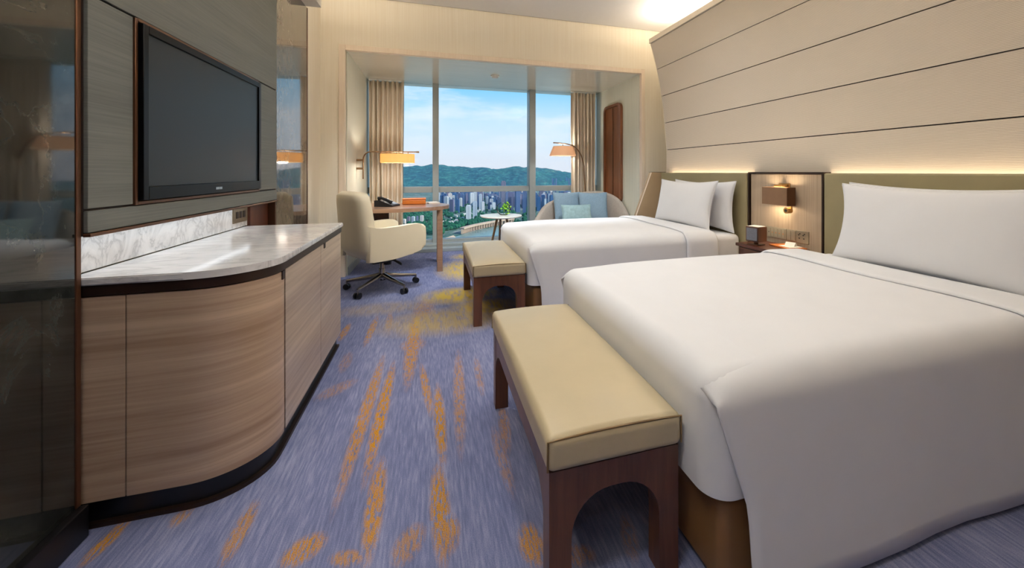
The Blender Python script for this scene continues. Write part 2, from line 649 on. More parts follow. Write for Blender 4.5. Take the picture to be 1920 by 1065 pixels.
def soft(x0, x1, y0, y1, z0, z1, r, crown=0.0, m=4, mid=6, floor_z=None):
    """box with all edges rounded to r; crown raises the top"""
    def ticks(a, b):
        lo = [a + r * (1 - math.tan((1 - k / m) * PI / 4)) for k in range(m + 1)]
        hi = [b - (v - a) for v in reversed(lo)]
        inner = [lo[-1] + (hi[0] - lo[-1]) * k / mid for k in range(1, mid)]
        return lo + inner + hi
    tx, ty, tz = ticks(x0, x1), ticks(y0, y1), ticks(z0, z1)
    bm = B()
    cache = {}

    def vert(p):
        key = tuple(round(c, 6) for c in p)
        if key in cache:
            return cache[key]
        q = Vector((min(max(p[0], x0 + r), x1 - r), min(max(p[1], y0 + r), y1 - r), min(max(p[2], z0 + r), z1 - r)))
        d = Vector(p) - q
        w = q + d.normalized() * r if d.length > 1e-9 else q
        if crown:
            u = (w.x - (x0 + x1) / 2) / ((x1 - x0) / 2)
            v = (w.y - (y0 + y1) / 2) / ((y1 - y0) / 2)
            k = max(0, (w.z - (z0 + z1) / 2) / ((z1 - z0) / 2))
            w.z += crown * max(0, 1 - u * u) ** .7 * max(0, 1 - v ** 4) ** .7 * k
        if floor_z is not None and w.z < floor_z:
            w.z = floor_z
        cache[key] = bm.verts.new(w)
        return cache[key]

    def face(g):
        for i in range(len(g) - 1):
            for j in range(len(g[0]) - 1):
                vs_ = []
                for a in (g[i][j], g[i + 1][j], g[i + 1][j + 1], g[i][j + 1]):
                    if a not in vs_:
                        vs_.append(a)
                if len(vs_) > 2:
                    try:
                        bm.faces.new(vs_)
                    except ValueError:
                        pass
    for z in (z0, z1):
        face([[vert((a, b, z)) for b in ty] for a in tx])
    for y in (y0, y1):
        face([[vert((a, y, c)) for c in tz] for a in tx])
    for x in (x0, x1):
        face([[vert((x, b, c)) for c in tz] for b in ty])
    return bm


def prism(bm, pts, axis, a, b):
    """extrude a 2-D outline between a and b along axis ('X': pts are (y,z), 'Y': (x,z), 'Z': (x,y))"""
    def mk(p, c):
        return {'X': (c, p[0], p[1]), 'Y': (p[0], c, p[1]), 'Z': (p[0], p[1], c)}[axis]
    v0 = [bm.verts.new(mk(p, a)) for p in pts]
    v1 = [bm.verts.new(mk(p, b)) for p in pts]
    n = len(pts)
    bm.faces.new(v0)
    bm.faces.new(list(reversed(v1)))
    for i in range(n):
        bm.faces.new((v0[i], v0[(i + 1) % n], v1[(i + 1) % n], v1[i]))
    return bm


def cyl(bm, p0, p1, r0, r1=None, seg=16, caps=True):
    r1 = r0 if r1 is None else r1
    p0, p1 = Vector(p0), Vector(p1)
    d = (p1 - p0).normalized()
    a = d.orthogonal().normalized()
    b = d.cross(a)
    v0 = [bm.verts.new(p0 + (a * math.cos(2 * PI * k / seg) + b * math.sin(2 * PI * k / seg)) * r0) for k in range(seg)]
    v1 = [bm.verts.new(p1 + (a * math.cos(2 * PI * k / seg) + b * math.sin(2 * PI * k / seg)) * r1) for k in range(seg)]
    for k in range(seg):
        bm.faces.new((v0[k], v0[(k + 1) % seg], v1[(k + 1) % seg], v1[k]))
    if caps:
        bm.faces.new(list(reversed(v0)))
        bm.faces.new(v1)
    return bm


def tube(bm, pts, r, seg=10):
    pts = [Vector(p) for p in pts]
    rings = []
    ref = Vector((0.13, 0.37, 0.92)).normalized()
    for i, p in enumerate(pts):
        d = (pts[min(i + 1, len(pts) - 1)] - pts[max(i - 1, 0)]).normalized()
        a = d.cross(ref)
        if a.length < 1e-3:
            a = d.orthogonal()
        a.normalize()
        b = d.cross(a)
        rr = r[i] if isinstance(r, (list, tuple)) else r
        rings.append([bm.verts.new(p + (a * math.cos(2 * PI * k / seg) + b * math.sin(2 * PI * k / seg)) * rr) for k in range(seg)])
    for i in range(len(rings) - 1):
        for k in range(seg):
            bm.faces.new((rings[i][k], rings[i][(k + 1) % seg], rings[i + 1][(k + 1) % seg], rings[i + 1][k]))
    bm.faces.new(list(reversed(rings[0])))
    bm.faces.new(rings[-1])
    return bm


def lathe(bm, prof, c=(0, 0), seg=32):
    rings = []
    for r, z in prof:
        if r < 1e-5:
            rings.append([bm.verts.new((c[0], c[1], z))])
        else:
            rings.append([bm.verts.new((c[0] + r * math.cos(2 * PI * k / seg), c[1] + r * math.sin(2 * PI * k / seg), z)) for k in range(seg)])
    for i in range(len(rings) - 1):
        a, b = rings[i], rings[i + 1]
        for k in range(seg):
            k2 = (k + 1) % seg
            if len(a) == 1 and len(b) > 1:
                bm.faces.new((a[0], b[k2], b[k]))
            elif len(b) == 1 and len(a) > 1:
                bm.faces.new((a[k], a[k2], b[0]))
            elif len(a) > 1:
                bm.faces.new((a[k], a[k2], b[k2], b[k]))
    return bm


def grid(bm, rows):
    """rows: list of lists of points -> quads"""
    g = [[bm.verts.new(p) for p in r] for r in rows]
    for i in range(len(g) - 1):
        for j in range(len(g[0]) - 1):
            bm.faces.new((g[i][j], g[i][j + 1], g[i + 1][j + 1], g[i + 1][j]))
    return bm


def catmull(pts, n=8):
    P = [Vector(p) for p in pts]
    out = []
    for i in range(len(P) - 1):
        p0, p1, p2, p3 = P[max(i - 1, 0)], P[i], P[i + 1], P[min(i + 2, len(P) - 1)]
        for k in range(n):
            t_ = k / n
            out.append(0.5 * ((2 * p1) + (p2 - p0) * t_ + (2 * p0 - 5 * p1 + 4 * p2 - p3) * t_ ** 2 + (3 * p1 - p0 - 3 * p2 + p3) * t_ ** 3))
    out.append(P[-1])
    return out


def solidify(o, th, off=0):
    md = o.modifiers.new('thickness', 'SOLIDIFY')
    md.thickness = th
    md.offset = off
    return o


def struct(name, bm, mat, parent=None, **kw):
    o = obj(name, bm, mat, parent, **kw)
    if parent is None:
        o['kind'] = 'structure'
    return o


# ------------------------------------------------------------------ room shell
YF = 4.90      # far wall with the window niche opening
YW = 6.45      # window plane
NX0, NX1 = -0.90, 2.70
ZS, ZC = 2.48, 3.08

tag(struct('floor', bx(B(), -1.4, 3.4, -2.2, YW + 0.15, -0.2, 0), 'carpet'), 'blue carpet with golden brush strokes', 'carpet')
tag(struct('ceiling', bx(B(), -1.4, 3.4, -2.2, YF - 0.012, ZC, ZC + 0.2), 'ceiling_paint'), 'pale grey flat ceiling above the beds', 'ceiling')
tag(struct('wall_left', bx(B(), -1.4, -1.155, -2.2, YF, 0, ZC + .2), 'wallpaper'), 'cream wall behind the television panelling', 'wall')
tag(struct('wall_right', bx(B(), 3.15, 3.4, -2.2, YF, 0, ZC + .2), 'wallpaper'), 'cream wall behind the headboard panelling', 'wall')
tag(struct('wall_back', bx(B(), -1.4, 3.4, -2.4, -2.2, -0.2, ZC + .2), 'dark_walnut'), 'dark wood wall behind the viewer', 'wall')
bm = B()
bx(bm, -1.4, NX0 - .075, YF, YF + .15, 0, ZC + .2)
bx(bm, NX1 + .06, 3.4, YF, YF + .15, 0, ZC + .2)
bx(bm, NX0 - .075, NX1 + .06, YF, YF + .15, ZS + .06, ZC + .2)
tag(struct('wall_far', bm, 'wallpaper'), 'cream papered wall around the window niche opening', 'wall')
# portal trim of the niche opening
tr1 = thing('trim_1', 'pale wood frame around the window niche opening', 'trim', (NX0, YF, 0), kind='structure')
obj('jamb_trim', bbx(NX0 - .075, NX0 - .012, YF - .018, YF + .04, 0, ZS + .06), 'trim_wood', tr1, 30, True)
obj('jamb_trim', bbx(NX1 + .006, NX1 + .06, YF - .018, YF + .04, 0, ZS + .06), 'trim_wood', tr1, 30, True)
obj('head_trim', bbx(NX0 - .012, NX1 + .006, YF - .018, YF + .04, ZS, ZS + .06), 'trim_wood', tr1, 30, True)
# niche
tag(struct('wall_niche_left', bx(B(), -1.4, NX0, YF + .15, YW + .2, 0, ZC + .2), 'niche_paper'), 'pale left side wall of the window niche', 'wall')
tag(struct('wall_niche_right', bx(B(), NX1, 3.4, YF + .15, YW + .2, 0, ZC + .2), 'niche_paper'), 'pale right side wall of the window niche', 'wall')
for nm, a, b_ in (('left', -0.985, NX0), ('right', NX1, NX1 + .07)):
    tag(struct('wall_niche_reveal_' + nm, bx(B(), a + (.0 if nm == 'right' else .075), b_ if nm == 'left' else b_ - .012, YF + .04, YF + .15, 0, ZS), 'niche_paper'),
        'narrow %s reveal of the niche opening' % nm, 'wall')
tag(struct('ceiling_niche', bx(B(), NX0, NX1, YF + .04, YW + .2, ZS, ZC + .2), 'soffit_lacquer'), 'satin lacquered lowered ceiling of the window niche', 'ceiling')
tag(struct('baseboard_left', bbx(NX0, NX0 + .012, YF + .05, YW - .45, 0, .09, .003), 'aluminium'), 'grey skirting along the left niche wall', 'baseboard')
# bulkhead over the television wall
tag(struct('ceiling_bulkhead', bx(B(), -1.155, -0.94, -2.2, 4.02, 2.60, 2.68), 'bulkhead_paint'), 'lowered white bulkhead over the television wall', 'ceiling')
# dark-coloured strip standing in for the shadow line between ceiling and far wall
tag(struct('trim_2', bx(B(), -1.155, 3.15, YF - .012, YF, ZC + .003, ZC + .02), 'panel_gap'), 'dark strip coloured as the shadow gap between ceiling and far wall', 'trim')

for dx, dy, dw_, dt_, dc_ in ADDED_DOWNLIGHTS:
    dl = thing('downlight', 'round white downlight added out of view in the room ceiling', 'downlight', (dx, dy, ZC), group='added ceiling downlights')
    obj('ring', lathe(B(), [(.062, -.002), (.085, -.002), (.088, -.010), (.062, -.012), (.062, -.002)], seg=24), 'detector_white', dl, 40)

# smoke detector on the niche ceiling
sd_x, sd_y = px(928, 142, ZS)
sd = thing('smoke_detector', 'small round white detector on the niche ceiling', 'detector', (sd_x, sd_y, ZS))
obj('base', lathe(B(), [(0, 0), (.06, 0), (.06, -.012), (0, -.012)], seg=24), 'detector_white', sd, 40)
obj('cap', lathe(B(), [(0, -.012), (.045, -.012), (.036, -.030), (0, -.032)], seg=24), 'detector_white', sd, 60)

# ------------------------------------------------------------------ window
win = thing('window_1', 'tall grey framed window with three panes over the city', 'window', ((NX0 + NX1) / 2, YW, 0), kind='structure')
MUL = [(0.0, 0.09), (1.50, 1.60)]
xs = [NX0] + [v for m_ in MUL for v in m_] + [NX1]
for a, b_ in MUL:
    obj('mullion', bbx(a, b_, YW - .10, YW + .10, 0.05, ZS, .006), 'aluminium', win, 30, True)
for i in (0, 2, 4):
    obj('transom', bbx(xs[i], xs[i + 1], YW - .05, YW + .05, .835, .922, .005), 'aluminium', win, 30, True)
    obj('bottom_rail', bbx(xs[i], xs[i + 1], YW - .06, YW + .06, .05, .12, .005), 'aluminium', win, 30, True)
    obj('pane', bx(B(), xs[i] + .002, xs[i + 1] - .002, YW - .004, YW + .004, .12, .835), 'window_glass', win, None, True)
    obj('pane', bx(B(), xs[i] + .002, xs[i + 1] - .002, YW - .004, YW + .004, .922, ZS), 'window_glass', win, None, True)
tr3 = thing('trim_3', 'low grey sill kerb running under the window', 'trim', ((NX0 + NX1) / 2, 6.2, 0), kind='structure')
obj('kerb', bbx(NX0, NX1, 6.02, YW + .12, 0, .05, .006), 'aluminium', tr3, 30, True)
obj('kerb_step', bbx(NX0, NX1, 6.20, YW - .06, .05, .085, .006), 'aluminium', tr3, 30, True)


def curtain(x0, x1, y, label, folds, seed):
    rnd = random.Random(seed)
    rows = []
    n = folds * 10
    ph = [rnd.uniform(.7, 1.3) for _ in range(folds + 1)]
    for z in (0.06, 0.5, 1.2, 1.9, 2.3, ZS - .03):
        row = []
        k = (z / ZS)
        for i in range(n + 1):
            t_ = i / n
            amp = .045 * ph[int(t_ * folds)] * (0.75 if z > 2.2 else 1.0)
            ang = 2 * PI * t_ * folds
            xx = x0 + (x1 - x0) * t_ + .006 * math.sin(ang * .5 + z * 2)
            row.append((xx, y + amp * math.sin(ang) + .006 * math.sin(z * 3 + i * .3), z))
        rows.append(row)
    t_ = thing('curtain', label, 'curtain', ((x0 + x1) / 2, y, 0))
    c = obj('drape', grid(B(), rows), 'curtain_cloth', t_, 179, True)
    solidify(c, .006)
    obj('track', bbx(x0 - .01, x1 + .01, y - .012, y + .012, ZS - .025, ZS - .001, .003), 'detector_white', t_, 30, True)


curtain(-0.86, -0.405, 6.27, 'beige pleated curtain behind the writing desk', 7, 1)
curtain(2.185, 2.60, 6.27, 'beige pleated curtain behind the arched floor lamp', 7, 2)

# ------------------------------------------------------------------ television wall
XS = -1.06


def stone_panel(name, y0, y1, mat, label):
    t_ = thing(name, label, 'wall panel', (XS, (y0 + y1) / 2, 0))
    obj('slab', bbx(-1.13, XS, y0 + .02, y1 - .02, .10, 2.60, .002), mat, t_, 30, True)
    obj('skirting', bbx(-1.13, XS + .022, y0 + .001, y1 - .001, 0, .10, .003), 'black_plinth', t_, 30, True)
    obj('edge_trim', bbx(-1.13, XS + .003, y0, y0 + .02, .10, 2.60, .003), 'bronze', t_, 30, True)
    obj('edge_trim', bbx(-1.13, XS + .003, y1 - .02, y1, .10, 2.60, .003), 'bronze', t_, 30, True)


stone_panel('stone_pilaster', 0.2, 1.655, 'dark_stone', 'dark veined polished stone panel nearest the viewer, beside the cabinet')
stone_panel('stone_pilaster', 3.29, 4.07, 'brown_stone', 'narrow grey-brown polished stone panel between television wall and cream wall')

XP = -1.045
tvw = thing('television_wall_panelling', 'grey fabric wall panelling around the television', 'wall panel', (XP, 2.4, .945))
YA, YB, TY0, TY1, TZ0, TZ1 = 1.658, 3.285, 1.868, 2.970, 1.028, 1.716
obj('backing', bx(B(), -1.13, XP - .012, YA, YB, .945, 2.60), 'panel_gap', tvw, None, True)
g_ = .002
for (a, b_, c, d) in ((YA, YB, .953, TZ0 - .002), (YA, TY0 - .004, TZ0 + .002, TZ1), (TY1 + .004, YB, TZ0 + .002, TZ1), (YA, YB, TZ1 + .004, 2.598)):
    obj('fabric_panel', bbx(XP - .012, XP, a + g_, b_ - g_, c + g_, d - g_, .002), 'grey_wall_fabric', tvw, 30, True)
obj('bottom_trim', bbx(XP - .012, XP + .008, YA, YB, .942, .953, .002), 'bronze', tvw, 30, True)
for (a, b_, c, d) in ((TY0 - .004, TY0 + .010, TZ0, TZ1), (TY1 - .010, TY1 + .004, TZ0, TZ1), (TY0 + .010, TY1 - .010, TZ0, TZ0 + .012), (TY0 + .010, TY1 - .010, TZ1 - .010, TZ1 + .002)):
    obj('recess_frame', bbx(XP - .012, XP + .006, a, b_, c, d, .002), 'bronze', tvw, 30, True)

tv = thing('television', 'black flat television set into the grey wall panelling', 'television', (XP, 2.42, 1.04))
a, b_, c, d = TY0 + .014, TY1 - .014, TZ0 + .016, TZ1 - .014
obj('housing', bbx(XP - .012, XP + .004, a, b_, c, d, .002), 'tv_bezel', tv, 30, True)
bw = .030
for q in ((a, a + bw, c, d), (b_ - bw, b_, c, d), (a + bw, b_ - bw, c, c + .05), (a + bw, b_ - bw, d - bw, d)):
    obj('bezel', bbx(XP + .004, XP + .020, q[0], q[1], q[2], q[3], .002, 2), 'tv_bezel', tv, 30, True)
obj('screen', bbx(XP + .004, XP + .012, a + bw, b_ - bw, c + .05, d - bw, .001), 'screen_glass', tv, 30, True)
bm = B()
for k in range(4):
    yy = 2.405 + k * .016
    bx(bm, XP + .020, XP + .0212, yy, yy + .012, c + .018, c + .030)
tag(obj('logo', bm, 'silver_mark', tv, None, True), 'small silver maker mark')

# splashback and side recess
sp = thing('splashback', 'white marble splashback strip behind the cabinet top', 'splashback', (-1.12, 2.3, .813))
obj('slab', bbx(-1.13, -1.115, YA, 3.0, .813, .941, .002), 'white_marble', sp, 30, True)
ol = thing('wall_outlet', 'bronze socket plate on the marble splashback', 'socket', (-1.11, 2.9, .86))
obj('plate', bbx(-1.115, -1.108, 2.80, 2.985, .845, .938, .002), 'outlet_bronze', ol, 30, True)
for yy in (2.83, 2.875, 2.92):
    obj('socket', bbx(-1.108, -1.105, yy, yy + .03, .872, .912, .002), 'dark_bronze', ol, 30, True)
rp = thing('recess_panel', 'red-brown wood panel between the splashback and stone panel', 'wall panel', (-1.12, 3.14, 0))
obj('board', bbx(-1.13, -1.10, 3.003, 3.287, 0, .940, .002), 'red_brown_wood', rp, 30, True)

# ------------------------------------------------------------------ cabinet
CX0, CX1, CY0, CY1, CR = -1.112, -0.58, 1.672, 2.965, .22


def cab_outline(off=0.0, n=14, x0=CX0, y1=CY1, y0=CY0):
    r = CR + off
    cx, cy_ = CX1 - CR, y0 + CR
    pts = [(x0, y0 - off)]
    for k in range(n + 1):
        an = -PI / 2 + PI / 2 * k / n
        pts.append((cx + r * math.cos(an), cy_ + r * math.sin(an)))
    pts.append((CX1 + off, y1 + (off if off > 0 else 0)))
    pts.append((x0, y1 + (off if off > 0 else 0)))
    return pts


cab = thing('television_cabinet', 'long wooden cabinet with rounded corner and white marble top', 'cabinet', (-.85, 2.3, 0))
obj('plinth', prism(B(), cab_outline(-.025), 'Z', 0.012, .09), 'black_plinth', cab, 30, True)
obj('plinth_rim', prism(B(), cab_outline(-.008), 'Z', 0, .014), 'dark_bronze', cab, 30, True)
obj('carcass', prism(B(), cab_outline(-.014), 'Z', .088, .752), 'dark_bronze', cab, 30, True)
obj('top_band', prism(B(), cab_outline(.004), 'Z', .752, .787), 'dark_bronze', cab, 30, True)
bm = prism(B(), cab_outline(.012, x0=CX0 + .001), 'Z', .787, .812)
bmesh.ops.bevel(bm, geom=[e for e in bm.edges if abs(e.verts[0].co.z - e.verts[1].co.z) < 1e-6], offset=.004, segments=2, affect='EDGES')
obj('countertop', bm, 'white_marble', cab, 35, True)
SEAM = -.957
obj('end_panel', bbx(CX0, SEAM - .002, CY0, CY0 + .013, .09, .748, .001), 'cabinet_end_wood', cab, 30, True)
# curved veneer panel around the corner
def strip(outer, inner, z0, z1):
    bm_ = B()
    n = len(outer)
    ring = []
    for p, q in zip(outer, inner):
        ring.append([bm_.verts.new((p[0], p[1], z0)), bm_.verts.new((p[0], p[1], z1)), bm_.verts.new((q[0], q[1], z1)), bm_.verts.new((q[0], q[1], z0))])
    for i in range(n - 1):
        for k in range(4):
            bm_.faces.new((ring[i][k], ring[i][(k + 1) % 4], ring[i + 1][(k + 1) % 4], ring[i + 1][k]))
    bm_.faces.new(ring[0])
    bm_.faces.new(list(reversed(ring[-1])))
    return bm_


o_pts = [(SEAM + .002, CY0)] + cab_outline(0, 20)[1:22] + [(CX1, 1.904)]
i_pts = [(SEAM + .002, CY0 + .013)] + cab_outline(-.013, 20)[1:22] + [(CX1 - .013, 1.904)]
obj('curved_panel', strip(o_pts, i_pts, .09, .748), 'cabinet_end_wood', cab, 40, True)
for (y0, y1, hy) in ((1.922, 2.469, None), (2.473, CY1, 2.53)):
    dr = obj('door', bbx(CX1 - .013, CX1, y0, y1, .09, .748, .0015), 'cabinet_wood_daylit', cab, 30, True)
    if hy:
        obj('handle_tab', bbx(CX1 - .004, CX1 + .004, hy, hy + .03, .722, .752, .001), 'dark_bronze', dr, 30, True)
obj('gap_strip', bx(B(), CX1 - .013, CX1 - .010, 1.904, 1.922, .09, .748), 'dark_bronze', cab, None, True)
obj('handle_tab', bbx(CX1 - .003, CX1 + .004, 1.875, 1.905, .715, .75, .001), 'dark_bronze', cab, 30, True)

# ------------------------------------------------------------------ headboard wall
PROF = [(2.80, 1.10), (2.80, 1.424), (2.77, 1.758), (2.73, 2.09), (2.664, 2.42), (2.573, 2.73)]
HY0, HY1 = -1.6, 4.42
hw = thing('headboard_wall_panelling', 'cream woven wall panelling curving over the headboards', 'wall panel', (3.0, 1.4, 1.1))
obj('backing', prism(B(), [(x + .014, z) for x, z in PROF] + [(3.149, 2.73), (3.149, 1.10)], 'Y', HY0 + .01, HY1 - .004), 'panel_gap', hw, None, True)
for i in range(5):
    (xa, za), (xb, zb) = PROF[i], PROF[i + 1]
    bul = .006
    n = 5
    out_, inn = [], []
    for k in range(n + 1):
        t_ = k / n
        za2, zb2 = za + (.004 if i else 0), zb - .004
        xx = xa + (xb - xa) * t_ + bul * (4 * t_ * (1 - t_)) * (1 if i else 0)
        out_.append((xx, za2 + (zb2 - za2) * t_))
        inn.append((xx + .012, za2 + (zb2 - za2) * t_))
    bm = prism(B(), out_ + list(reversed(inn)), 'Y', HY0, HY1)
    obj('woven_panel', bm, 'woven_textile', hw, 40, True)
obj('end_cap', prism(B(), [(x + .002, z) for x, z in PROF] + [(3.148, 2.73), (3.148, 1.10)], 'Y', HY1, HY1 + .006), 'wallpaper', hw, None, True)
obj('top_rail', bbx(2.555, 2.60, HY0, HY1 + .006, 2.732, 2.79, .004), 'rail_white', hw, 30, True)
obj('cove_shelf', bbx(2.60, 3.149, HY0, HY1 + .006, 2.732, 2.745, .002), 'rail_white', hw, 30, True)

HBX = 2.715
def headboard(y0, y1, label):
    t_ = thing('headboard', label, 'headboard', (2.76, (y0 + y1) / 2, .02))
    obj('padded_panel', soft(HBX, 2.752, y0 + .004, y1 - .004, .04, 1.140, .014, m=3, mid=4), 'olive_leather', t_, 60, True)
    obj('back_board', bbx(2.753, 2.799, y0 + .004, y1 - .004, .02, 1.09, .002), 'dark_walnut', t_, 30, True)


headboard(-.20, 2.235, 'olive leather headboard behind the near bed')
headboard(2.975, 4.415, 'olive leather headboard behind the bed by the window')
wing = thing('headboard_wing', 'slanted tan leather side wing at the window end of headboard', 'headboard', (2.6, 4.45, 0))
obj('wing_panel', prism(B(), [(2.80, 1.140), (2.60, 1.140), (2.385, .60), (2.34, .02), (2.80, .02)], 'Y', 4.440, 4.50), 'tan_leather', wing, 30, True)
obj('edge_piping', tube(B(), [(2.60, 4.445, 1.14), (2.385, 4.445, .60), (2.34, 4.445, .03)], .007, 8), 'trim_wood', wing, 60, True)
obj('top_cap', bbx(2.60, 2.80, 4.438, 4.502, 1.141, 1.147, .001), 'dark_bronze', wing, 30, True)

wp = thing('bedside_wall_panel', 'framed pale wood wall panel between the two headboards', 'wall panel', (2.77, 2.6, .02))
obj('board', bbx(2.735, 2.798, 2.262, 2.948, .02, 1.13, .002), 'panel_wood', wp, 30, True)
for q in ((2.237, 2.252, .02, 1.147), (2.958, 2.973, .02, 1.147), (2.252, 2.958, 1.132, 1.147)):
    obj('frame', bbx(2.722, 2.798, q[0], q[1], q[2], q[3], .002), 'dark_bronze', wp, 30, True)

# wall reading lamp
wl = thing('wall_lamp', 'bronze box wall lamp with brass arm between the beds', 'lamp', (2.735, 2.58, .86))
bm = B()
x0, x1, y0, y1, z0, z1, th = 2.62, 2.70, 2.455, 2.705, .885, 1.025, .004
for q in ((x0, x0 + th, y0, y1), (x1 - th, x1, y0, y1), (x0 + th, x1 - th, y0, y0 + th), (x0 + th, x1 - th, y1 - th, y1)):
    bx(bm, q[0], q[1], q[2], q[3], z0, z1)
obj('shade', bm, 'shade_bronze', wl, None, True)
obj('shade_rim', bbx(x0 - .002, x1 + .002, y0 - .002, y0 + .004, z0 - .002, z1 + .002, .001), 'bronze', wl, 30, True)
obj('diffuser', bbx(x0 + .005, x1 - .005, y0 + .006, y1 - .005, .95, .956, 0), 'lamp_diffuser', wl, None, True)
obj('back_plate', bbx(2.726, 2.7345, 2.53, 2.64, .93, 1.055, .006), 'brass', wl, 30, True)
obj('arm', bbx(2.66, 2.726, 2.545, 2.625, 1.028, 1.046, .004), 'brass', wl, 30, True)
sp_ = obj('reading_spot', cyl(B(), (2.655, 2.50, .845), (2.70, 2.50, .845), .024, seg=20), 'brass', wl, 40, True)
obj('spot_lens', cyl(B(), (2.652, 2.50, .845), (2.6555, 2.50, .845), .011, seg=16), 'socket_hole', sp_, 40, True)
obj('spot_stem', bbx(2.685, 2.70, 2.478, 2.490, .84, .9, .002), 'brass', wl, 30, True)
lamp('wall_lamp_uplight', 'AREA', (2.66, 2.58, 1.0), 1.1, WARM, shape='RECTANGLE', size=.05, size_y=.2, rot=(PI, 0, 0))
lamp('wall_lamp_downlight', 'AREA', (2.66, 2.58, .90), 1.0, WARM, shape='RECTANGLE', size=.05, size_y=.2)

# switch bank
sw = thing('switch_bank', 'row of metal switches on the bedside wall panel', 'switch', (2.73, 2.68, .60))
obj('plate', bbx(2.727, 2.7348, 2.566, 2.80, .600, .688, .002), 'switch_metal', sw, 30, True)
for k in range(6):
    yy = 2.578 + k * .036
    s_ = obj('rocker', bbx(2.724, 2.727, yy, yy + .031, .610, .678, .001), 'switch_metal', sw, 30, True)
    obj('indicator', bbx(2.7235, 2.7242, yy + .010, yy + .020, .640, .646, 0), 'indicator_orange' if k < 4 else 'socket_hole', s_, None, True)
sw2 = thing('switch_plate', 'square metal switch plate between switch row and socket', 'switch', (2.73, 2.52, .60))
obj('plate', bbx(2.727, 2.7348, 2.474, 2.562, .600, .688, .002), 'switch_metal', sw2, 30, True)
for yy in (2.48, 2.52):
    obj('rocker', bbx(2.724, 2.727, yy, yy + .035, .608, .680, .001), 'switch_metal', sw2, 30, True)
so = thing('power_socket', 'square metal power socket at the right of the switches', 'socket', (2.73, 2.41, .60))
so_p = obj('plate', bbx(2.725, 2.7348, 2.362, 2.470, .596, .692, .002), 'switch_metal', so, 30, True)
for yy, zz in ((2.39, .665), (2.40, .655), (2.43, .665), (2.44, .655), (2.395, .63), (2.435, .63)):
    obj('pin_hole', bbx(2.7243, 2.7251, yy, yy + .012, zz, zz + .007, 0), 'socket_hole', so, None, True)


# ------------------------------------------------------------------ beds
def ease(a, b, t_):
    t_ = min(1, max(0, t_))
    t_ = t_ * t_ * (3 - 2 * t_)
    return a + (b - a) * t_


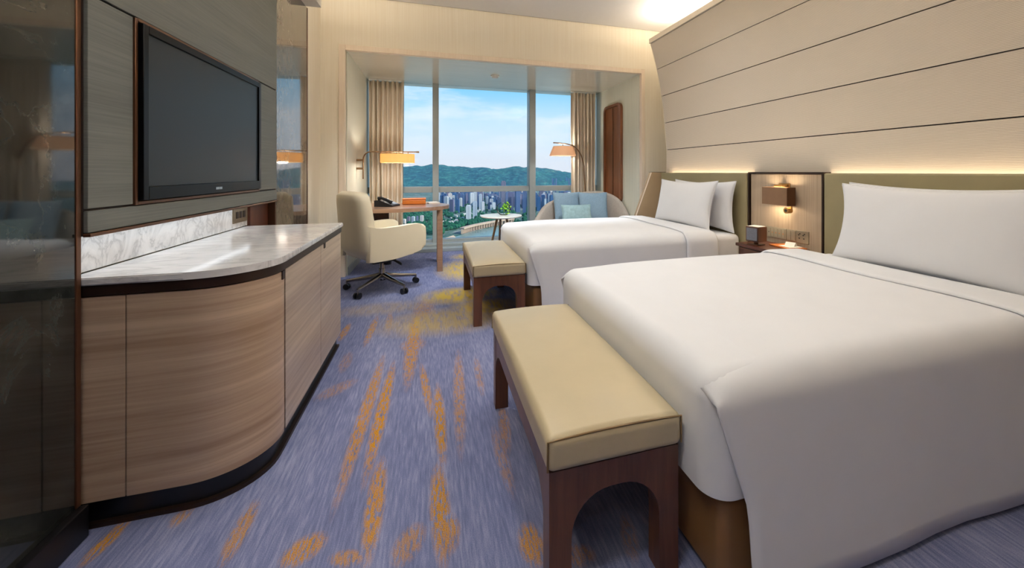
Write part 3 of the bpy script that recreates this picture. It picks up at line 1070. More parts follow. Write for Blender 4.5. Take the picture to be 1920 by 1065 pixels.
def bed(y0, y1, who, seed):
    rnd = random.Random(seed)
    t_ = thing('bed', 'leather based bed %s' % who, 'bed', (1.7, (y0 + y1) / 2, 0))
    obj('base', soft(.745, 2.70, y0 + .035, y1 - .035, .0, .262, .03, m=3, mid=3, floor_z=.02), 'base_leather', t_, 60, True)
    obj('mattress', soft(.76, 2.70, y0 + .045, y1 - .045, .264, .578, .05, m=4, mid=4), 'mattress_cloth', t_, 60, True)
    # duvet
    dv = thing('duvet', 'white duvet spread over the bed %s' % who, 'duvet', (1.55, (y0 + y1) / 2, .58))
    zt = .600
    inner = soft(.70, 2.40, y0 + .012, y1 - .012, .205, zt, .075, crown=.028, m=6, mid=12, floor_z=.275)
    bmesh.ops.delete(inner, geom=[f for f in inner.faces if all(v.co.z < .2755 for v in f.verts)], context='FACES')
    obj('cover', inner, 'white_linen', dv, 179, True)
    XA = [.708, .716, .73, .75, .775, .81, .86, .93, 1.05, 1.2, 1.35, 1.5, 1.65, 1.8, 1.95, 2.1, 2.25, 2.395]
    ym, yh, r = (y0 + y1) / 2, (y1 - y0 - .024) / 2, .075

    def crown_at(x, yy, z):
        u, v = (x - 1.55) / .85, (yy - ym) / yh
        k = min(1, max(0, (z - .4025) / .1975))
        return .028 * max(0, 1 - u * u) ** .7 * max(0, 1 - v ** 4) ** .7 * k

    def profile(x, top_off, side_off, drop, wav):
        """cross-section of a cloth lying on the cover: far hem, over the top, near hem"""
        half = []
        yi = yh - r
        for k in range(0, 13):
            half.append((yi * k / 12, zt, top_off))
        for k in range(1, 9):
            an = PI / 2 * k / 8
            half.append((yi + r * math.sin(an), zt - r + r * math.cos(an), None, an))
        pts = []
        for h_ in half:
            if h_[2] is not None:
                pts.append((h_[0], h_[1], h_[2], 0))
            else:
                o_ = ease(top_off, side_off, h_[3] / (PI / 2))
                pts.append((h_[0] + o_ * math.sin(h_[3]), h_[1] + o_ * math.cos(h_[3]), 0, 0))
        zb = zt - r
        for k in range(1, 11):
            q = k / 10
            pts.append((yh + side_off + .022 * q + wav * q, zb + (drop - zb) * q, 0, 1))
        out = []
        for sgn in (-1, 1):
            sd_ = []
            for (dy, zz, o_, flag) in pts:
                yy = ym + sgn * dy
                sd_.append((yy, zz + o_ + (crown_at(x, ym + sgn * min(dy, yh), zz) if not flag else 0)))
            out.append(sd_)
        return list(reversed(out[0])) + out[1][1:]

    rows = []
    for x in XA:
        wav = .006 * math.sin(x * 5.1 + seed) + .004 * math.sin(x * 11 + seed * 2)
        to = ease(-.007, .004, (x - .72) / .40)
        so_ = ease(.004, .014, (x - .708) / .06)
        row = []
        e_ = max(0, .775 - x) / .075
        fall = .075 * (1 - math.sqrt(max(0, 1 - e_ * e_)))
        for yy, zz in profile(x, to, so_, .022, wav):
            dz = max(0, (zt - r) - zz) / (zt - r)
            side = ease(0, 1, (zt - .012 - zz) / (r - .012))
            xx = x + (.075 * min(1, dz * 2.0) + .02 * dz) * max(0, 1 - (x - .708) / .15)
            row.append((xx, yy, zz - fall * (1 - side)))
        rows.append(row)
    f_ = obj('draped_sheet', grid(B(), rows), 'white_linen', dv, 179, True)
    solidify(f_, .004, 0)
    # folded-back band at the head end
    rows = []
    XB = [2.105, 2.108, 2.118, 2.14, 2.2, 2.3, 2.385, 2.402]
    OB = [.008, .016, .020, .022, .022, .022, .022, .014]
    for x, of in zip(XB, OB):
        row = []
        for yy, zz in profile(x, of, of + .016, .06, 0):
            bend = .022 * math.sin((yy - y0) * 3.0 + seed) + .012 * math.sin((yy - y0) * 7.0)
            row.append((x + bend * (1 if x < 2.2 else .2), yy, zz))
        rows.append(row)
    fb = obj('turned_down_band', grid(B(), rows), 'white_linen', dv, 179, True)
    solidify(fb, .006, 0)


bed(.872, 2.222, 'nearest the viewer', 3)
bed(2.985, 4.385, 'by the window', 5)


def pillow(name, label, mat, w, h, th, loc, rot, cat='pillow', group=None, ear=.095, seam=True):
    """upright cushion: local x = width, z = height, y = thickness"""
    bm_ = B()
    n = 22
    for s in (-1, 1):
        g = []
        for i in range(n + 1):
            u = -1 + 2 * i / n
            row = []
            for j in range(n + 1):
                v = -1 + 2 * j / n
                uu = math.copysign(abs(math.sin(u * PI / 2)), u) if True else u
                vv = math.sin(v * PI / 2)
                xx = w / 2 * uu * (1 - ear * (1 - vv * vv) * abs(uu) ** 3)
                zz = h / 2 * vv * (1 - ear * 1.3 * (1 - uu * uu) * abs(vv) ** 3)
                tt = th / 2 * (max(0, 1 - uu ** 2) * max(0, 1 - vv ** 2)) ** .42
                tt += .004 * math.sin(uu * 7 + 1) * math.sin(vv * 5) * (1 - uu * uu) * (1 - vv * vv)
                row.append(bm_.verts.new((xx, s * tt, zz + h / 2)))
            g.append(row)
        for i in range(n):
            for j in range(n):
                bm_.faces.new((g[i][j], g[i + 1][j], g[i + 1][j + 1], g[i][j + 1]))
    bmesh.ops.remove_doubles(bm_, verts=bm_.verts, dist=.0002)
    o = obj(name, bm_, mat, None, 179)
    o.location = loc
    o.rotation_euler = rot
    tag(o, label, cat, group)
    WM[o.name] = Matrix.Identity(4)
    if seam:
        pts = []
        for (a_, b2) in [(-1 + 2 * k / 16, -1) for k in range(16)] + [(1, -1 + 2 * k / 16) for k in range(16)] + [(1 - 2 * k / 16, 1) for k in range(16)] + [(-1, 1 - 2 * k / 16) for k in range(17)]:
            uu, vv = math.sin(a_ * PI / 2), math.sin(b2 * PI / 2)
            pts.append((w / 2 * uu * (1 - ear * (1 - vv * vv) * abs(uu) ** 3) * 1.004, 0, h / 2 * vv * (1 - ear * 1.3 * (1 - uu * uu) * abs(vv) ** 3) * 1.004 + h / 2))
        obj('hem', tube(B(), pts, .0045, 6), mat, o, 60)
    return o


# pillow width runs along world Y; leaning back towards the headboard
PR = (R(-12), 0, R(-90))
PR2 = (R(-3), 0, R(-90))
pillow('pillow', 'front white pillow on the bed by the window', 'white_linen',   .96, .48, .15, (2.437, 3.62, .592), PR)
pillow('pillow', 'rear white pillow against the headboard by the window', 'white_linen', .96, .47, .125, (2.628, 3.52, .592), PR2)
pillow('pillow', 'large front white pillow on the bed nearest the viewer', 'white_linen', .98, .49, .15, (2.437, 1.46, .592), PR)
pillow('pillow', 'rear white pillow showing one corner behind the near pillow', 'white_linen', .98, .485, .125, (2.628, 1.50, .592), PR2)


# ------------------------------------------------------------------ benches
def bench(y0, y1, who):
    x0, x1 = .283, .688
    t_ = thing('bed_bench', 'cream leather bench with arched walnut legs %s' % who, 'bench', ((x0 + x1) / 2, (y0 + y1) / 2, 0))
    leg, zt, zr, r = .062, .290, .362, .115
    def arch(a, b, lg):
        pts = [(a, 0), (a + lg, 0)]
        for k in range(9):
            an = PI - PI / 2 * k / 8
            pts.append((a + lg + r + r * math.cos(an), zt - r + r * math.sin(an)))
        for k in range(9):
            an = PI / 2 - PI / 2 * k / 8
            pts.append((b - lg - r + r * math.cos(an), zt - r + r * math.sin(an)))
        return pts + [(b - lg, 0), (b, 0), (b, zr), (a, zr)]
    for ya in (y0 + .012, y1 - .012 - .06):
        bm_ = prism(B(), arch(x0 + .008, x1 - .008, leg), 'Y', ya, ya + .06)
        obj('arched_leg_frame', bm_, 'walnut', t_, 30, True)
    ya, yb = y0 + .072, y1 - .072
    pts = [(ya, zr), (ya, zt - r)]
    for k in range(9):
        an = PI - PI / 2 * k / 8
        pts.append((ya + r + r * math.cos(an), zt - r + r * math.sin(an)))
    for k in range(9):
        an = PI / 2 - PI / 2 * k / 8
        pts.append((yb - r + r * math.cos(an), zt - r + r * math.sin(an)))
    pts += [(yb, zt - r), (yb, zr)]
    for xa in (x0 + .010, x1 - .055):
        obj('side_rail', prism(B(), pts, 'X', xa, xa + .045), 'walnut', t_, 30, True)
    cu = obj('cushion', soft(x0, x1, y0, y1, .363, .455, .022, crown=.030, m=4, mid=8), 'bench_leather', t_, 60, True)
    # piping seam around each end of the cushion
    for ye, s in ((y0, -1), (y1, 1)):
        pp = []
        for k in range(13):
            u = -1 + 2 * k / 12
            xx = (x0 + x1) / 2 + (x1 - x0) / 2 * .985 * u
            zz = .447 + .006 * (1 - u * u)
            pp.append((xx, ye - s * .006, zz))
        pp = [(x0 + .002, ye - s * .006, .37)] + pp + [(x1 - .002, ye - s * .006, .37)]
        obj('piping', tube(B(), pp, .0032, 6), 'piping_leather', cu, 60, True)


bench(1.000, 2.025, 'at the foot of the near bed')
bench(3.022, 4.075, 'at the foot of the bed by the window')

# ------------------------------------------------------------------ bedside table and things on it
ns = thing('bedside_table', 'dark wood bedside table between the two beds', 'bedside table', (2.53, 2.6, 0))
obj('body', bbx(2.425, 2.70, 2.35, 2.74, .06, .539, .003), 'dark_walnut', ns, 30, True)
obj('top', bbx(2.40, 2.705, 2.33, 2.76, .540, .565, .004), 'red_brown_wood', ns, 30, True)
dw = obj('drawer', bbx(2.412, 2.4245, 2.36, 2.73, .34, .53, .002), 'dark_walnut', ns, 30, True)
obj('knob', cyl(B(), (2.392, 2.55, .43), (2.412, 2.55, .43), .012, seg=14), 'brass', dw, 40, True)
obj('plinth', bbx(2.44, 2.69, 2.37, 2.72, 0, .06, .002), 'black_plinth', ns, 30, True)

ck = thing('cube_speaker', 'small walnut cube with grey face on the bedside table', 'speaker', (2.475, 2.615, .565), R(12))
obj('foot', bbx(-.05, .05, -.045, .045, 0, .008, .002), 'dark_walnut', ck, 30)
obj('neck', cyl(B(), (0, 0, .008), (0, 0, .03), .016, seg=14), 'bronze', ck, 40)
obj('body', bbx(-.052, .056, -.056, .056, .03, .148, .003), 'walnut', ck, 30)
obj('front_grille', bbx(-.057, -.052, -.046, .046, .04, .138, .002), 'speaker_cloth', ck, 30)
obj('top_panel', bbx(-.044, .048, -.048, .048, .148, .151, .001), 'paper', ck, 30)

nf = thing('notepad_folder', 'orange leather notepad folder beside the cube speaker', 'notepad', (2.625, 2.455, .565), R(-6))
obj('cover', bbx(-.075, .075, -.11, .11, 0, .010, .003), 'orange_leather', nf, 30)
obj('note_paper', bbx(-.055, .055, -.085, .03, .010, .014, .001), 'paper', nf, 30)
cd = thing('tent_card', 'small folded white card on the orange notepad folder', 'card', (2.64, 2.44, .5792), R(20))
obj('card', prism(B(), [(-.03, 0), (.03, 0), (0, .028)], 'Y', -.035, .035), 'paper', cd)

# ------------------------------------------------------------------ desk group
dk = thing('writing_desk', 'round-ended wooden writing desk at the niche wall', 'desk', (-.3, 5.08, 0))
DY0, DY1, DXW, DXT = 4.62, 5.54, -.885, .195
pts = [(DXW, DY0), (-.42, DY0)]
cyc, ry, rx = (DY0 + DY1) / 2, (DY1 - DY0) / 2, DXT + .42
for k in range(1, 24):
    an = -PI / 2 + PI * k / 24
    pts.append((-.42 + rx * math.cos(an), cyc + ry * math.sin(an)))
pts += [(-.42, DY1), (DXW, DY1)]
bm = prism(B(), pts, 'Z', .712, .752)
obj('top', bm, 'desk_wood', dk, 30, True)
for yy in (4.835, 5.345):
    obj('leg', bbx(.050, .112, yy, yy + .07, 0, .711, .003), 'desk_wood', dk, 30, True)
obj('wall_support', bbx(-.885, -.50, 5.20, 5.24, .35, .711, .003), 'dark_walnut', dk, 30, True)

ph = thing('desk_phone', 'black desk telephone on the writing desk', 'telephone', (-.50, 5.02, .752), R(-25))
obj('body', prism(B(), [(-.11, 0), (.11, 0), (.11, .018), (-.06, .075), (-.11, .07)], 'Y', -.085, .085), 'phone_black', ph)
hs = obj('handset', tube(B(), [(-.075, -.055, .092), (-.04, -.055, .098), (.03, -.055, .078), (.085, -.055, .048)], [.022, .016, .016, .022], 10), 'phone_black', ph, 60)
bm = prism(B(), [(-.045, .073), (.095, .026), (.096, .029), (-.044, .0765)], 'Y', -.02, .07)
obj('keypad', bm, 'phone_grey', ph)
bm = prism(B(), [(-.04, .0765), (-.005, .0645), (-.0045, .066), (-.0395, .078)], 'Y', -.01, .06)
obj('display', bm, 'screen_glass', ph)

ob = thing('desk_tray', 'orange leather box tray on the writing desk', 'tray', (-.215, 5.27, .752))
obj('tray_box', soft(-.135, .135, -.09, .09, 0, .058, .012, m=3, mid=3), 'orange_leather', ob, 60)
obj('lid', soft(-.137, .137, -.092, .092, .058, .072, .006, m=2, mid=3), 'orange_leather', ob, 60)
mg = thing('magazine', 'white magazine lying beside the orange tray', 'magazine', (.0, 5.38, .752), R(14))
obj('pages', bbx(-.07, .07, -.095, .095, 0, .010, .002), 'paper', mg, 30)
obj('cover', bbx(-.071, .071, -.096, .096, .010, .012, 0), 'table_white', mg)

# wall-mounted desk lamp
LY = 5.5
dl = thing('desk_wall_lamp', 'bronze wall lamp with wide drum shade over the desk', 'lamp', (NX0, LY, 1.19))
for zz in (1.19, 1.295):
    obj('wall_bracket', bbx(NX0 + .002, NX0 + .075, LY - .02, LY + .02, zz - .013, zz + .013, .003), 'lamp_bronze', dl, 30, True)
arc = [(-.825, LY, 1.06), (-.825, LY, 1.30)] + [(-.825 + .09 * (1 - math.cos(a_)), LY, 1.30 + .10 * math.sin(a_)) for a_ in [PI / 2 * k / 8 for k in range(1, 9)]] + [(-.5, LY, 1.402), (-.17, LY, 1.404)]
obj('arm', tube(B(), arc, .0075, 10), 'lamp_bronze', dl, 60, True)
obj('arm_tip', cyl(B(), (-.20, LY, 1.404), (-.165, LY, 1.404), .011, seg=12), 'lamp_bronze', dl, 40, True)
for xx in (-.55, -.30):
    obj('hanger', cyl(B(), (xx, LY, 1.37), (xx, LY, 1.402), .005, seg=8), 'lamp_bronze', dl, 40, True)
sh = obj('shade', lathe(B(), [(.205, 1.262), (.205, 1.375), (.2, 1.375), (.2, 1.262), (.205, 1.262)], (-.425, LY), 40), 'desk_shade', dl, 50, True)
obj('bulb', lathe(B(), [(0, 1.285), (.03, 1.30), (.035, 1.32), (.02, 1.35), (0, 1.36)], (-.425, LY), 16), 'lamp_diffuser', dl, 60, True)
lamp('desk_lamp_bulb', 'POINT', (-.425, LY, 1.30), 15.0, (1.0, .93, .82), shadow_soft_size=.05)


# office chair, facing local +x
def chair():
    c_ = thing('desk_chair', 'cream leather swivel chair with chrome star base at the desk', 'chair', (-.475, 4.30, 0), R(33))
    obj('seat', soft(-.22, .27, -.225, .225, .385, .475, .04, crown=.02, m=4, mid=6), 'chair_leather', c_, 60)
    # shell side / arm panels
    for s in (-1, 1):
        prof = [(-.27, .335), (-.05, .335), (.12, .355), (.25, .385), (.288, .42), (.298, .50), (.292, .60), (.262, .636), (.15, .643), (0, .635), (-.16, .635), (-.27, .66)]
        prof = [(v.x, v.y) for v in [Vector((a_.x, a_.y, 0)) for a_ in catmull([(p[0], p[1], 0) for p in prof], 4)]]
        y_a, y_b = (.228, .302) if s > 0 else (-.302, -.228)
        bm_ = prism(B(), prof, 'Y', y_a, y_b)
        bmesh.ops.bevel(bm_, geom=[e for e in bm_.edges if abs(e.verts[0].co.y - e.verts[1].co.y) < 1e-6], offset=.024, segments=4, profile=.6, affect='EDGES')
        obj('arm', bm_, 'chair_leather', c_, 60)
    # back shell: grid over height and width, curved round
    for nm, off0, off1 in (('backrest', 0, 0),):
        bm_ = B()
        rows_o, rows_i = [], []
        nz, ny = 16, 16
        for i in range(nz + 1):
            q = i / nz
            z = .325 + .635 * q
            hw_ = .300 - .050 * max(0, q - .35) / .65
            if q > .9:
                hw_ -= .05 * ((q - .9) / .1) ** 2
            if q < .18:
                hw_ -= .06 * ((.18 - q) / .18) ** 2
            xb = -.262 - .07 * q + (.10 * ((.16 - q) / .16) ** 2 if q < .16 else 0)
            ro, ri = [], []
            for j in range(ny + 1):
                u = -1 + 2 * j / ny
                yy = hw_ * math.sin(u * PI / 2 * .98) / math.sin(PI / 2 * .98)
                bend = .085 * abs(u) ** 2.6
                top = .012 * (1 - u * u) if q > .9 else 0
                edge = math.sqrt(max(0, 1 - abs(u) ** 6)) * math.sqrt(max(0, 1 - abs(2 * q - 1) ** 14))
                th_ = .09 * edge
                ro.append(bm_.verts.new((xb + bend - th_ * .5, yy, z + top)))
                ri.append(bm_.verts.new((xb + bend + th_ * .5, yy, z + top)))
            rows_o.append(ro)
            rows_i.append(ri)
        for rows in (rows_o, rows_i):
            for i in range(nz):
                for j in range(ny):
                    bm_.faces.new((rows[i][j], rows[i][j + 1], rows[i + 1][j + 1], rows[i + 1][j]))
        bmesh.ops.remove_doubles(bm_, verts=bm_.verts, dist=.0004)
        obj(nm, bm_, 'chair_leather', c_, 179)
    for s in (-1, 1):
        pass
    obj('seat_underside', soft(-.25, .22, -.24, .24, .335, .40, .025, m=3, mid=3), 'chair_leather', c_, 60)
    obj('tilt_mechanism', soft(-.13, .12, -.075, .075, .265, .336, .02, m=3, mid=3), 'black_plastic', c_, 60)
    obj('tension_knob', cyl(B(), (.06, 0, .23), (.06, 0, .268), .035, seg=16), 'black_plastic', c_, 40)
    obj('height_lever', tube(B(), [(.02, -.07, .295), (.03, -.18, .30), (.04, -.25, .285), (.05, -.28, .27)], [.008, .010, .013, .010], 8), 'black_plastic', c_, 60)
    obj('gas_column', cyl(B(), (0, 0, .10), (0, 0, .20), .030, seg=20), 'chrome', c_, 40)
    obj('column_collar', cyl(B(), (0, 0, .195), (0, 0, .268), .022, seg=20), 'chrome', c_, 40)
    for k in range(5):
        an = R(-33) + R(-49) + 2 * PI * k / 5
        dx, dy = math.cos(an), math.sin(an)
        lg = obj('base_leg', tube(B(), [(dx * .015, dy * .015, .135), (dx * .16, dy * .16, .108), (dx * .335, dy * .335, .082)], [.026, .020, .014], 10), 'chrome', c_, 60)
        cs = obj('caster', cyl(B(), (dx * .335 - dy * .008, dy * .335 + dx * .008, .028), (dx * .335 - dy * .026, dy * .335 + dx * .026, .028), .028, seg=18), 'black_plastic', c_, 40)
        obj('caster_wheel', cyl(B(), (dx * .335 + dy * .008, dy * .335 - dx * .008, .028), (dx * .335 + dy * .026, dy * .335 - dx * .026, .028), .028, seg=18), 'black_plastic', cs, 40)
        obj('caster_stem', cyl(B(), (dx * .335, dy * .335, .04), (dx * .335, dy * .335, .085), .010, seg=10), 'chrome', cs, 40)


chair()

# ------------------------------------------------------------------ side table, vase
TX, TYY = px(940, 403.5, .55)
st = thing('side_table', 'round white topped side table with splayed bronze legs', 'side table', (TX, TYY, 0))
obj('top', lathe(B(), [(0, .525), (.255, .525), (.278, .532), (.282, .540), (.278, .549), (0, .550)], seg=48), 'table_white', st, 40)
for k in range(3):
    an = R(-150) + 2 * PI * k / 3
    obj('leg', tube(B(), [(.07 * math.cos(an), .07 * math.sin(an), .524), (.22 * math.cos(an), .22 * math.sin(an), .0)], [.017, .012], 10), 'lamp_bronze', st, 60)
obj('hub', cyl(B(), (0, 0, .505), (0, 0, .5245), .09, seg=20), 'lamp_bronze', st, 40)

vx = TX + .03
va = thing('glass_vase', 'round clear glass vase with green leaves on side table', 'vase', (vx, TYY, .5515))
obj('bowl', lathe(B(), [(0, .002), (.05, .004), (.085, .04), (.098, .085), (.085, .135), (.055, .165), (.05, .170), (.053, .163), (.081, .132), (.094, .085), (.081, .042), (.048, .008), (0, .006)], seg=32), 'vase_glass', va, 60)
rnd = random.Random(4)
stems = [(0, 0, .01), (.01, 0, .07)]
obj('stem', tube(B(), [(0, 0, .008), (.005, 0, .07), (.015, -.005, .12)], .004, 6), 'stem_green', va, 60)
for k in range(44):
    c0 = Vector((.03 + rnd.gauss(0, .028), rnd.gauss(0, .026), .112 + rnd.gauss(0, .036)))
    a1 = Vector((rnd.uniform(-1, 1), rnd.uniform(-1, 1), rnd.uniform(-.3, 1))).normalized()
    b1 = a1.orthogonal().normalized()
    n1 = a1.cross(b1)
    L_, W_ = rnd.uniform(.022, .036), rnd.uniform(.012, .018)
    bm = B()
    grid(bm, [[c0 - a1 * L_ * .5, c0 - a1 * L_ * .5 + n1 * .0005],
              [c0 - b1 * W_ + n1 * .005, c0 + b1 * W_ + n1 * .005],
              [c0 + a1 * L_ * .4 - b1 * W_ * .7 + n1 * .003, c0 + a1 * L_ * .4 + b1 * W_ * .7 + n1 * .003],
              [c0 + a1 * L_ * .9 - b1 * .001, c0 + a1 * L_ * .9 + b1 * .001]])
    obj('leaf', bm, 'leaf_green', va, 60)

# ------------------------------------------------------------------ armchair / daybed in the corner
sf = thing('tub_sofa', 'taupe curved-back sofa in the window corner', 'sofa', (2.1, 5.6, 0))
path = [(1.42, 5.62, .46), (1.50, 5.72, .545), (1.62, 5.82, .655), (1.85, 5.93, .745), (2.10, 5.98, .80), (2.35, 5.95, .84), (2.51, 5.82, .845), (2.60, 5.58, .80), (2.635, 5.35, .70), (2.645, 5.15, .52)]
cp = catmull(path, 6)
bm = B()
rings = []
for i, p in enumerate(cp):
    d = (cp[min(i + 1, len(cp) - 1)] - cp[max(i - 1, 0)])
    d.z = 0
    d.normalize()
    nrm = Vector((-d.y, d.x, 0))       # outwards (path runs left to right along the back)
    zt = p.z
    zb = .14
    t1 = .045
    sec = [(-t1, zb), (-t1 - .01, zb + (zt - zb) * .5), (-t1 * .9, zt - .03), (-t1 * .5, zt - .006), (0, zt), (t1 * .5, zt - .006), (t1 * .9, zt - .03), (t1, zb + (zt - zb) * .5), (t1 * .8, zb)]
    rings.append([bm.verts.new(Vector((p.x, p.y, 0)) + nrm * s_ + Vector((0, 0, z_))) for s_, z_ in sec])
for i in range(len(rings) - 1):
    m_ = len(rings[0])
    for k in range(m_):
        bm.faces.new((rings[i][k], rings[i][(k + 1) % m_], rings[i + 1][(k + 1) % m_], rings[i + 1][k]))
bm.faces.new(rings[0])
bm.faces.new(list(reversed(rings[-1])))
obj('back_shell', bm, 'sofa_fabric', sf, 60, True)
inner = [(p.x, p.y) for p in catmull([(1.50, 5.60, 0), (1.64, 5.74, 0), (1.86, 5.85, 0), (2.10, 5.90, 0), (2.32, 5.87, 0), (2.44, 5.76, 0), (2.52, 5.56, 0), (2.555, 5.34, 0), (2.56, 5.10, 0)], 4)]
seat = inner + [(2.52, 5.06), (1.55, 5.06), (1.50, 5.12)]
bm = prism(B(), seat, 'Z', .26, .42)
bmesh.ops.bevel(bm, geom=[e for e in bm.edges if abs(e.verts[0].co.z - e.verts[1].co.z) < 1e-6], offset=.03, segments=3, affect='EDGES')
obj('seat_cushion', bm, 'sofa_fabric', sf, 50, True)
obj('seat_base', prism(B(), [(p[0], p[1] - .005) for p in inner] + [(2.50, 5.10), (1.56, 5.10)], 'Z', .14, .258), 'sofa_fabric', sf, 50, True)
for xx, yy in ((1.62, 5.18), (2.45, 5.18), (1.78, 5.78), (2.38, 5.78)):
    obj('leg', cyl(B(), (xx, yy, .138), (xx, yy, 0), .022, .014, 12), 'dark_walnut', sf, 40, True)

pillow('cushion', 'large grey-blue cushion at the left of the sofa', 'cushion_blue', .44, .43, .14, (1.945, 5.675, .425), (R(-16), 0, R(4)), 'cushion', 'sofa cushions', .05)
pillow('cushion', 'large grey-blue cushion at the right of the sofa', 'cushion_blue', .42, .43, .14, (2.265, 5.50, .425), (R(-16), 0, R(-14)), 'cushion', 'sofa cushions', .05)
pillow('cushion', 'small pale aqua cushion in front of the larger blue ones', 'cushion_aqua', .44, .27, .12, (1.965, 5.37, .425), (R(-22), 0, R(-4)), 'cushion', 'sofa cushions', .06)

# arched floor lamp
fl = thing('floor_lamp', 'arched bronze floor lamp with tapered shade behind the sofa', 'lamp', (2.36, 6.13, 0))
FY = 6.13
obj('base', lathe(B(), [(0, 0), (.13, 0), (.13, .018), (.02, .03), (0, .03)], seg=32), 'lamp_bronze', fl, 50)
arc = [(2.385, FY, .02), (2.375, FY, .8), (2.35, FY, 1.25)] + [(p.x, p.y, p.z) for p in catmull([(2.35, FY, 1.25), (2.30, FY, 1.42), (2.20, FY, 1.545), (2.08, FY, 1.59), (1.95, FY, 1.605), (1.83, FY, 1.61)], 6)[1:]]
obj('pole', tube(B(), arc, .009, 10), 'lamp_bronze', fl, 60, True)
obj('hanger', cyl(B(), (1.99, FY, 1.56), (1.99, FY, 1.60), .006, seg=8), 'lamp_bronze', fl, 40, True)
obj('shade', lathe(B(), [(.215, 1.405), (.155, 1.555), (.150, 1.555), (.210, 1.405), (.215, 1.405)], (1.99, FY), 40), 'floor_shade', fl, 50, True)
obj('bulb', lathe(B(), [(0, 1.44), (.03, 1.45), (.035, 1.48), (.02, 1.52), (0, 1.54)], (1.99, FY), 16), 'lamp_diffuser', fl, 60, True)
lamp('floor_lamp_bulb', 'POINT', (1.99, FY, 1.49), 28.0, (1.0, .93, .82), shadow_soft_size=.04)

# tall rounded wood panel on the right niche wall
wm = thing('wall_niche_panel', 'tall narrow brown wood panel with rounded corners on niche wall', 'wall panel', (NX1, 5.74, .68))


def rrect(y0, y1, z0, z1, r, n=6):
    pts_ = []
    for cy_, cz_, a0 in ((y1 - r, z0 + r, -PI / 2), (y1 - r, z1 - r, 0), (y0 + r, z1 - r, PI / 2), (y0 + r, z0 + r, PI)):
        for k in range(n + 1):
            an = a0 + PI / 2 * k / n
            pts_.append((cy_ + r * math.cos(an), cz_ + r * math.sin(an)))
    return pts_


out_ = rrect(5.43, 6.05, .68, 2.19, .10)
inn = rrect(5.47, 6.01, .72, 2.15, .07)
bm = B()
vo = [[bm.verts.new((x, p[0], p[1])) for p in q] for x, q in ((NX1 - .001, out_), (NX1 - .045, out_), (NX1 - .045, inn), (NX1 - .012, inn))]
n = len(out_)
for i in range(3):
    for k in range(n):
        bm.faces.new((vo[i][k], vo[i][(k + 1) % n], vo[i + 1][(k + 1) % n], vo[i + 1][k]))
obj('frame', bm, 'mirror_wood', wm, 40, True)
obj('back_panel', prism(B(), inn, 'X', NX1 - .014, NX1 - .001), 'mirror_wood', wm, None, True)
obj('centre_strip', bbx(NX1 - .02, NX1 - .0145, 5.735, 5.745, .73, 2.14, .001), 'dark_bronze', wm, 30, True)

# ------------------------------------------------------------------ the city outside
GZ = -150.0
HE = H - GZ


def gp(x, y):
    d = HE / (y - HOR)
    return COSY * (x - VP1) * d, (VP2 - x) / GA * COSY * d


